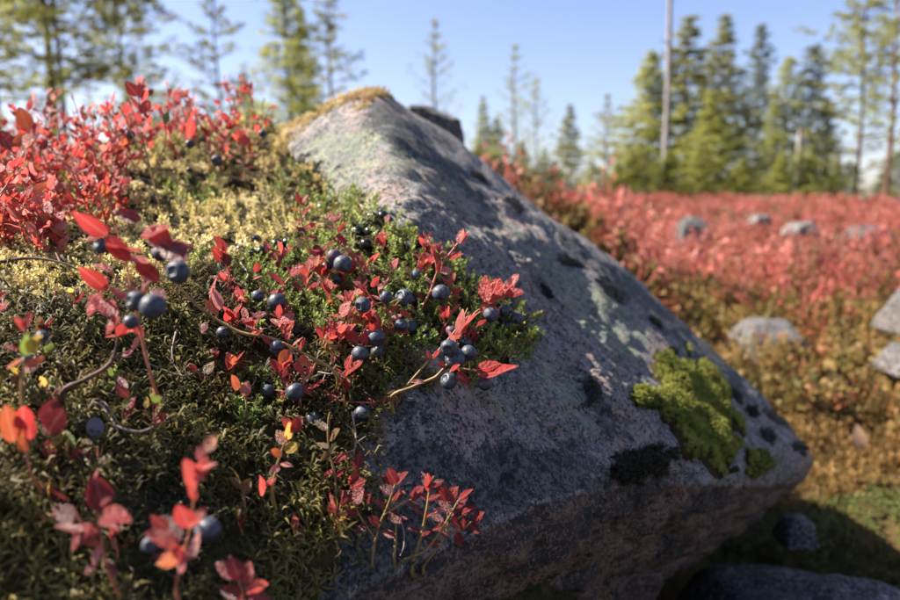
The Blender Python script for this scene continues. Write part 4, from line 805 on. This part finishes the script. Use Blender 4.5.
# ------------------------------------------------------------------ other rocks
def small_rock(px, py, d, w, h, lab, mat, seed, flat=.7, yaw=0, depth=1.0, sink=.3, ico=5):
    """px,py = centre in the photo, w,h in photo pixels at distance d"""
    r = random.Random(seed); c = at(px, py, d); rx, rz = w*d/F/2, h*d/F/2; pts = []
    for k in range(22):
        v = unit([r.gauss(0, 1), r.gauss(0, 1), r.gauss(0, 1)]); v = v/ max(abs(v))**flat
        v = v*np.array([rx, rx*depth, rz])*r.uniform(.82, 1.0); a = math.radians(yaw); pts.append(c+np.array([v[0]*math.cos(a)-v[1]*math.sin(a), v[0]*math.sin(a)+v[1]*math.cos(a), v[2]]))
    for sx in (-1, 1):
        for sy in (-1, 1): pts.append(c+np.array([sx*rx, sy*rx*depth, -rz*(1+sink)]))
    V, Fc, _ = rock_from_points(pts, ico, seed, [(2.5/rx*.4, rx*.05), (9/rx*.4, rx*.03)], 45)
    b = c.copy(); o = link('rock', mesh_np('rock', V-b, Fc, mats=[mat]), loc=b); return tag(o, lab, 'rock')
small_rock(432, 140, 1.42, 66, 76, 'square-topped dark rock behind the boulder peak', M_ROCK3, 3, .95, depth=.8, yaw=8)
small_rock(768, 342, 1.95, 66, 58, 'pinkish grey rock in the middle of the autumn heath', M_ROCK2, 25, .7)
small_rock(918, 306, 1.8, 60, 40, 'upper pale rock at the right frame edge', M_ROCK2, 26, .7)
small_rock(910, 356, 1.65, 52, 26, 'lower pale pink rock at the right frame edge', M_ROCK2, 27, .7)
small_rock(800, 226, 4.9, 30, 14, 'flat pale rock in the red heath near the tall light trunk', M_ROCK2, 28, .3)
small_rock(866, 231, 5.3, 40, 14, 'long blue-grey rock in the red heath at far right', M_ROCK3, 29, .3)
small_rock(692, 229, 4.3, 32, 26, 'dark rock half buried in the middle of the red heath', M_ROCK3, 30, .3)
small_rock(760, 218, 6, 20, 9, 'low pale brown stone right of the dark rock in the heath', M_ROCK2, 31, .3)
small_rock(796, 526, .98, 34, 26, 'small grey stone under the overhanging end of the boulder', M_ROCK3, 11, .4)
small_rock(820, 632, .78, 260, 110, 'dark smooth rock top in the bottom right corner', M_ROCK3, 12, .35)

# ------------------------------------------------------------------ heath ground cover to the right and behind
def gpoints(N, x0, x1, y0, y1, fade=0):
    x = rng.uniform(x0, x1, N); y = rng.uniform(y0, y1, N); P_ = np.stack([x, y, ground_z(x, y)], -1); qx, qy, qd = proj(P_)
    m = (qd > .3) & (qx > 380) & (qx < 1060) & (qy > 120) & (qy < 760); return P_[m], qx[m], qy[m]
def upish(n, s=.3): return np.array([[0, 0, 1.]])+rng.normal(0, s, (n, 3))*[1, 1, .3]
def shrub_proto(seed, n, stem, leaf, w, branches=5):
    r = np.random.default_rng(seed); V, Fc, T = [], [], []
    for b in range(branches):
        a = r.random()*6.28; tilt = r.uniform(.05, .5); d = np.array([math.cos(a)*tilt, math.sin(a)*tilt, 1]); d /= np.linalg.norm(d); L = stem*r.uniform(.6, 1.1); o = len(V); s_ = np.array([-math.sin(a), math.cos(a), 0])*stem*.012
        V += [-s_, s_, d*L]; T += [.0, .0, .2]; Fc += [[o, o+1, o+2]]
        for i in range(n):
            q = d*L*(.3+.7*(i+r.random())/n); u = unit(r.normal(size=3)+[0, 0, .7]); v = unit(np.cross(u, r.normal(size=3))); l = leaf*r.uniform(.6, 1.2); o = len(V); ww = w*l*.5
            V += [q, q+u*l*.5-v*ww, q+u*l*.5+v*ww, q+u*l]; t_ = r.random(); T += [t_*.4, t_, t_, t_]; Fc += [[o, o+1, o+3], [o, o+3, o+2]]
    return np.array(V), np.array(Fc), np.array(T)
P_SH = [shrub_proto(s, 13, .24, .021, .6, 3) for s in range(8)]
P_SHL = [shrub_proto(20+s, 6, .17, .040, .5, 4) for s in range(4)]
P_LOW = [shrub_proto(40+s, 7, .07, .017, .65, 5) for s in range(5)]
# red field
Pg, qx, qy = gpoints(26000, -1.0, 12, 1.9, 13)
k_ = (rng.random(len(Pg)) < np.clip(3.4/Pg[:, 1], .22, .9)*(.25+.75*(fbm(Pg, 2.6, 3, 21) > -.15))) & (qy < 330+30*fbm(Pg, 2.2, 3, 77)) & ~((qx < 645) & (qy < 226) & (Pg[:, 1] < 3.4)); Pg = Pg[k_]
far = Pg[:, 1] > 6
tag(replicate('red_heath', P_SH, Pg[~far], upish((~far).sum()), rng.uniform(.4, 1.35, (~far).sum())**1.1, M_HEATH, np.clip(.5+.6*fbm(Pg[~far], 1.6, 2, 3)+rng.normal(0, .25, (~far).sum()), 0, 1)), 'field of red and pink bilberry shrubs behind the boulder, out of focus', 'heath', kind='stuff')
tag(replicate('distant_heath', P_SHL, Pg[far], upish(far.sum()), rng.uniform(.7, 1.3, far.sum()), M_HEATH, rng.random(far.sum())), 'far strip of reddish heath under the trees on the skyline', 'heath', kind='stuff')
# mixed green, yellow and red shrubs nearer
Pg, qx, qy = gpoints(11500, .2, 5.5, 1.45, 5.5)
tag(replicate('autumn_heath', P_LOW, Pg, upish(len(Pg)), rng.uniform(.7, 1.4, len(Pg)), M_MIXED, rng.random(len(Pg))), 'low yellow-green and red leafed ground cover beyond the boulder', 'heath', kind='stuff')
# brown orange moss bank, green shaded moss nearest
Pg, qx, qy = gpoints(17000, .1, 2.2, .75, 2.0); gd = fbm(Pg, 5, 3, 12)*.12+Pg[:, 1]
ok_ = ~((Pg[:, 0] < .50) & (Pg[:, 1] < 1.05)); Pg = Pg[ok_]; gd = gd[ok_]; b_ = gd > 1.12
tag(replicate('brown_moss', [blades(s, 16, .02, .014, .0022, (.2, 1.2), .2) for s in range(3)], Pg[b_], upish(b_.sum()), rng.uniform(.7, 1.4, b_.sum()), M_BROWN, np.clip(.5+.6*fbm(Pg[b_], 6, 2, 3)+rng.normal(0, .2, b_.sum()), 0, 1)), 'sunlit orange brown moss beside the lower end of the boulder', 'moss', kind='stuff')
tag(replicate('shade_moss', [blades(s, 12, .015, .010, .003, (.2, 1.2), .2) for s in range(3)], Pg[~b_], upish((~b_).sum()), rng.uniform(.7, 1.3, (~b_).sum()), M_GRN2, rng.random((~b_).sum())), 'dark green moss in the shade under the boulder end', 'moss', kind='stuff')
# hummock behind the boulder, its shaded side tinted into the foliage
Pg, qx, qy = gpoints(9000, -1.0, 1.0, 1.9, 3.4); k_ = (qx < 650) & (qy < 232); Pg = Pg[k_]
tag(replicate('hummock_heath', P_LOW, Pg, upish(len(Pg)), rng.uniform(.6, 1.1, len(Pg)), M_HUM, rng.random(len(Pg))), 'brown heath, colour darkened as if shaded, on the hummock behind the boulder ridge', 'heath', kind='stuff')
# single shrubs one can pick out in front of the field
protos = [mesh_np('shrub', v, f, False, {'tint': np.full(len(v), t_), 'tip': tp}, [M_HEATH if k < 3 else M_MIXED]) for k, (t_, (v, f, tp)) in enumerate(zip([.2, .5, .8, .3, .6, .9], [shrub_proto(70+s, 13, .15, .017, .6, 8) for s in range(6)]))]
for k in range(150):
    y = rnd.uniform(1.5, 3.6); x = rnd.uniform(.33, .75)*y if k % 5 else rnd.uniform(.2, .4)*y+.15
    u_, v_, w_ = proj(np.array([x, y, float(ground_z(x, y))]))
    if u_ < 650 and v_ < 232: continue
    red = y+rnd.uniform(-.3, .3) > 2.7; me = protos[rnd.randrange(3)+(0 if red else 3)]
    o = link('bilberry_shrub', me, loc=(x, y, float(ground_z(x, y)))); s_ = rnd.uniform(.6, 1.15)*(1 if red else .8); o.scale = (s_,)*3; o.rotation_euler = (rnd.uniform(-.15, .15), rnd.uniform(-.15, .15), rnd.uniform(0, 6.28))
    tag(o, 'blurred red shrub '+('at the ridge side of the red field' if x/y < .40 else 'above the mid-ground pinkish rock' if x/y < .52 else 'at the right of the red field') if red else 'blurred yellow-green shrub '+('just beyond the lower boulder ridge' if x/y < .40 else 'left of the mid-ground pinkish rock' if x/y < .45 and y > 1.8 else 'around the curled tan leaf' if y < 1.8 else 'right of the mid-ground pinkish rock' if x/y < .58 else 'near the pale rocks at the right edge'), 'shrub', 'red shrubs at the near edge of the field' if red else 'yellow-green shrubs beyond the boulder')
for px_, py_, d_, l_ in [(742, 372, 1.8, 'low shrub overlapping the left foot of the pinkish rock'), (766, 376, 1.75, 'low shrub in front of the middle of the pinkish rock'), (795, 372, 1.8, 'low shrub overlapping the right foot of the pinkish rock'), (878, 378, 1.55, 'low shrub in front of the lower right-edge rock'), (892, 330, 1.7, 'low shrub between the two right-edge rocks'), (818, 360, 1.9, 'low shrub midway between pinkish and right-edge rocks')]:
    q = at(px_, py_, d_); o = link('bilberry_shrub', protos[3+rnd.randrange(3)], loc=(q[0], q[1], min(q[2], float(ground_z(q[0], q[1]))+.01))); o.scale = (.75,)*3; o.rotation_euler = (0, 0, rnd.uniform(0, 6)); tag(o, l_, 'shrub', 'yellow-green shrubs beyond the boulder')
h_ = at(862, 440, 1.28); t = thing('dead_leaf', h_, 'curled tan dead leaf on the brown moss right of the boulder', 'leaf'); s_ = NT('tan_dead_leaf'); M_TAN = s_.leafy((0.50, 0.30, 0.17), .7, .3, .3)
o = add_leaf(t, h_+np.array([0, 0, -.018]), h_+np.array([-.008, .0, .026]), 'o', .66, np.array([-.3, -1, .4])); o.data = mesh_np('leaf', *leaf_shape(8, .6), mats=[M_TAN])

# ------------------------------------------------------------------ trees
def conifer(seed, kind):
    """unit-height tree: returns crown arrays, branch arrays. width is relative to height"""
    r = np.random.default_rng(seed); tufts = []; wood = []
    K_ = dict(dense=(23, 8, .17, 10, 0.02), young=(13, 5, .17, 6, 0.08), sparse=(16, 5, .16, 7, 0.12), pine=(15, 6, .21, 9, 0.28), column=(30, 6, .085, 6, 0.10))[kind]
    nw, nb, wd, nt, z0 = K_
    for w in range(nw):
        u = (w+.5)/nw; z = z0+(1-z0)*u**.92
        prof = {'dense': (1-u)**.9*(.5+.5*math.sin(min(1, u*4)*1.57))*(.75+.4*r.random()), 'young': (1-u)**.65, 'sparse': (1-u)**.55*(.6+.4*r.random()), 'pine': (math.sin(math.pi*min(1, (u*.92+.08)**.75))**.6), 'column': (1-u)**.5*(.7+.5*r.random())}[kind]
        a0 = r.random()*6.28
        for b in range(nb):
            if r.random() < (.25 if kind in ('sparse', 'pine') else .1): continue
            a = a0+b*6.283/nb+r.normal(0, .25); L = wd*prof*r.uniform(.55, 1.2)+.01; rise = {'dense': .15, 'young': .75, 'sparse': .35, 'pine': .18, 'column': .2}[kind]+r.normal(0, .12)
            d = np.array([math.cos(a), math.sin(a), rise]); z_ = z+r.normal(0, .006)
            o = np.array([0, 0, z_]); e = o+d*L; s = np.array([-math.sin(a), math.cos(a), 0])*.0022; up = np.array([0, 0, .0022])
            wood.append((o-s, o+s, e)); wood.append((o-up, o+up, e))
            for j in range(max(1, int(round(nt*min(1.15, L/(wd*.55)))))):
                f = (.3+.75*(j+r.random())/nt) if kind != 'pine' else (.5+.55*(j+r.random())/nt)
                q = o+d*L*f+np.array([r.normal(0, 1), r.normal(0, 1), r.normal(0, .5)])*L*(.10 if kind != 'pine' else .16)+np.array([0, 0, .10*L*f*f]); tufts.append((q, d))
        if u > .93: tufts.append((np.array([0, 0, z]), np.array([0, 0, 1.])))
    for j in range(4): tufts.append((np.array([0, 0, .95+.013*j]), np.array([0, 0, 1.])))
    V, Fc, T = [], [], []; nl = {'dense': .021, 'young': .017, 'sparse': .021, 'pine': .022, 'column': .018}[kind]
    for q, d in tufts:
        n_ = 6 if kind != 'pine' else 8
        for i in range(n_):
            v = unit(unit(d)*1.0+r.normal(0, .7, 3)+[0, 0, .3]); p = q+r.normal(0, nl*.25, 3); s = unit(np.cross(v, r.normal(size=3)))*nl*.16; o = len(V)
            V += [p-s, p+s, p+v*nl*r.uniform(.6, 1.1)]; T += [.1, .1, 1]; Fc.append([o, o+1, o+2])
    WV = np.array([p for t_ in wood for p in t_]); WF = np.arange(len(WV)).reshape(-1, 3)
    return np.array(V), np.array(Fc), np.array(T), WV, WF
CROWNS = {}
def tree(px, top, d, kind, lab, mat, wpx, name='pine_tree', seed=None, trunk_r=.010, lean=0.0, base=None, cat='tree', grp='young pines on the skyline'):
    x = (px-450)/F*d; T_ = at(px, top, d); y = T_[1]; x = T_[0]; zb = float(ground_z(x, y))-.05; H = T_[2]-zb
    t = thing(name, (x, y, zb), lab, cat, grp); s = (seed or 0) % 3; key = (kind, s, mat.name)
    if key not in CROWNS:
        V, Fc, T, WV, WF = conifer(s*13+len(kind), kind)
        CROWNS[key] = (mesh_np('crown', V, Fc, False, {'tint': np.repeat(np.random.default_rng(s).random(len(V)//3), 3), 'tip': T}, [mat]), mesh_np('branches', WV, WF, False, mats=[M_BARK]))
    wr = {'dense': .19, 'young': .26, 'sparse': .25, 'pine': .34, 'column': .13}[kind]
    sw = (wpx*d/F)/wr/H; rot = rnd.uniform(0, 6.28)
    for nm, me in zip(('crown', 'branches'), CROWNS[key]):
        o = link(nm, me, t); o.scale = (H*sw, H*sw, H); o.rotation_euler = (0, 0, rot)
    v, f = tube([np.array([0, 0, -.1]), np.array([lean*.3*H+.01*H, 0, H*.35]), np.array([lean*.7*H-.008*H, 0, H*.7]), np.array([0, 0, H])], trunk_r*H, .0018*H, 8)
    link('trunk', mesh_np('trunk', v, f, mats=[M_BARK]), t)
N_, Y_, D_ = M_NEEDLE, M_NEEDLE_Y, M_NEEDLE_D
tree(24, -230, 9, 'pine', 'big dark-trunked pine at the far left, crown cut by the top of the photo', N_, 200, 'pine_tree', 0, .0125, grp='tall pines at left')
tree(40, -170, 9.6, 'pine', 'thinner pine trunk just right of the big leftmost one', N_, 190, 'pine_tree', 1, .0085, grp='tall pines at left')
tree(115, -60, 12, 'sparse', 'pine with thin open branches right of the two big left pines', N_, 110, seed=2)
tree(-20, -80, 8, 'pine', 'pine whose branches enter at the left frame edge', Y_, 130, seed=2)
tree(213, -34, 11, 'sparse', 'open-crowned pine with a clear dark trunk, third from the left', N_, 78, seed=1, trunk_r=.0085)
tree(284, -50, 14, 'column', 'pale hazy pine just left of the boulder peak', Y_, 60, seed=0)
tree(328, -26, 12, 'sparse', 'slender pine rising directly above the boulder peak', N_, 76, seed=2)
tree(300, 8, 17, 'dense', 'pale young pine between the two pines left of the peak', Y_, 40, seed=2)
tree(150, 45, 19, 'sparse', 'faint small distant pine above the lone crimson sprig', N_, 50, seed=0)
tree(128, 66, 19, 'sparse', 'faint distant sapling left of the lone crimson sprig', N_, 44, seed=1)
tree(242, 74, 15, 'dense', 'pale green bushy sapling left of the yellow moss skyline', M_BIRCH, 44, 'birch_sapling', 1)
tree(185, 108, 13, 'dense', 'low green bush seen behind the skyline sprigs', M_BIRCH, 60, 'birch_sapling', 2)
tree(435, 18, 9, 'young', 'small young pine with upturned branches right behind the second rock', Y_, 52, seed=0)
tree(483, 96, 16, 'dense', 'short narrow young pine left of the whorled one', Y_, 26, seed=1)
tree(515, 44, 13, 'young', 'young pine with regular whorls, tallest of the small group right of the boulder peak', Y_, 50, seed=1)
tree(537, 78, 15, 'young', 'smaller young pine touching the whorled one on its right', Y_, 44, seed=2)
tree(497, 118, 16, 'dense', 'bushy low young pine in front of the small group', Y_, 36, seed=0)
tree(570, 104, 16, 'dense', 'narrow young pine standing alone in the gap mid-right', N_, 34, seed=2)
tree(608, 94, 16, 'young', 'thin young pine at the left of the big right-hand group', N_, 48, seed=0)
tree(652, 52, 17, 'dense', 'full yellow-green young tree left of the bare pole', Y_, 78, 'spruce_tree', 0)
tree(690, 16, 17, 'dense', 'tall full tree immediately right of the bare pole', N_, 84, 'spruce_tree', 1)
tree(725, 14, 18, 'dense', 'tall spire-shaped tree right of the full pair', N_, 66, 'spruce_tree', 2)
tree(712, 92, 15, 'dense', 'short round-topped young tree in front of the spire-shaped one', Y_, 56, seed=1)
tree(762, 24, 19, 'column', 'thin bluish tree with bare lower trunk, left of the light trunk', D_, 34, 'spruce_tree', 0)
tree(790, 56, 17, 'column', 'slim yellowish pine between the two bluish trees', Y_, 34, seed=1)
tree(815, 46, 19, 'column', 'second thin bluish tree, right of the light trunk', D_, 44, 'spruce_tree', 2)
tree(776, 92, 16, 'dense', 'low young pine at the foot of the thin bluish tree', Y_, 30, seed=0)
tree(828, 98, 17, 'dense', 'low young pine right of the second thin bluish tree', N_, 36, seed=2)
tree(872, -40, 13, 'sparse', 'large dark open pine near the right frame edge', N_, 118, seed=0, trunk_r=.0085)
tree(905, -60, 12, 'pine', 'yellow-tinged pine cut by the right frame edge', Y_, 80, seed=1)
for i, (x, y, w) in enumerate([(470, 150, 30), (592, 160, 26), (630, 150, 34), (742, 160, 26), (672, 150, 30), (850, 160, 30), (885, 168, 24), (555, 160, 22), (800, 150, 30), (735, 168, 22), (640, 140, 30), (700, 145, 30), (668, 152, 28), (745, 158, 24), (782, 150, 24), (812, 156, 22), (838, 160, 20), (900, 150, 34), (478, 140, 26), (522, 142, 30), (545, 150, 26), (618, 160, 26)]):
    tree(x, y, 13.5, 'dense', 'low bushy sapling '+['behind the hummock at the left of the tree line', 'left of the thin young pine on the skyline', 'at the left foot of the full yellow-green tree', 'under the thin bluish tree', 'at the foot of the bare pole', 'left of the large dark pine', 'right of the large dark pine', 'left of the lone narrow pine', 'behind the pale broken trunk', 'at the foot of the spire-shaped tree', 'in front of the full yellow-green tree', 'in front of the tall full tree', 'right behind the base of the bare pole', 'between spire-shaped and thin bluish tree', 'left of the short pale trunk', 'right of the short pale trunk', 'left of the large dark pine, behind others', 'at the right frame edge', 'left of the small whorled group', 'under the tallest whorled pine', 'right of the small whorled group', 'right of the thin young pine'][i], Y_, w, seed=i, grp='low saplings under the tree line')
def pole(px, top, d, wpx, lab, name, mat, bx=None):
    T_ = at(px, top, d); zb = float(ground_z(T_[0], T_[1]))-.1; H = T_[2]-zb; r_ = wpx*d/F/2; t = thing(name, (T_[0], T_[1], zb), lab, 'dead tree')
    v, f = tube([np.array([0.02*H*0, 0, 0]), np.array([.004*H, 0, H*.4]), np.array([-.002*H, 0, H*.8]), np.array([0, 0, H])], r_*1.15, r_*.8, 12); link('trunk', mesh_np('trunk', v, f, mats=[mat]), t)
    for k in range(5):
        z = H*rnd.uniform(.5, .95); a = rnd.uniform(0, 6.28); e = np.array([math.cos(a), math.sin(a), .3])*.22; v, f = tube([np.array([0, 0, z]), np.array([0, 0, z])+e], .018, .006, 5); link('branch_stub', mesh_np('branch_stub', v, f, mats=[mat]), t)
pole(673, -60, 14, 5, 'tall bare whitish dead trunk rising out of the frame among the trees', 'dead_tree', M_SNAG)
pole(801, 128, 15, 6, 'short pale broken trunk standing between the slim pines at right', 'dead_tree', M_SNAG)
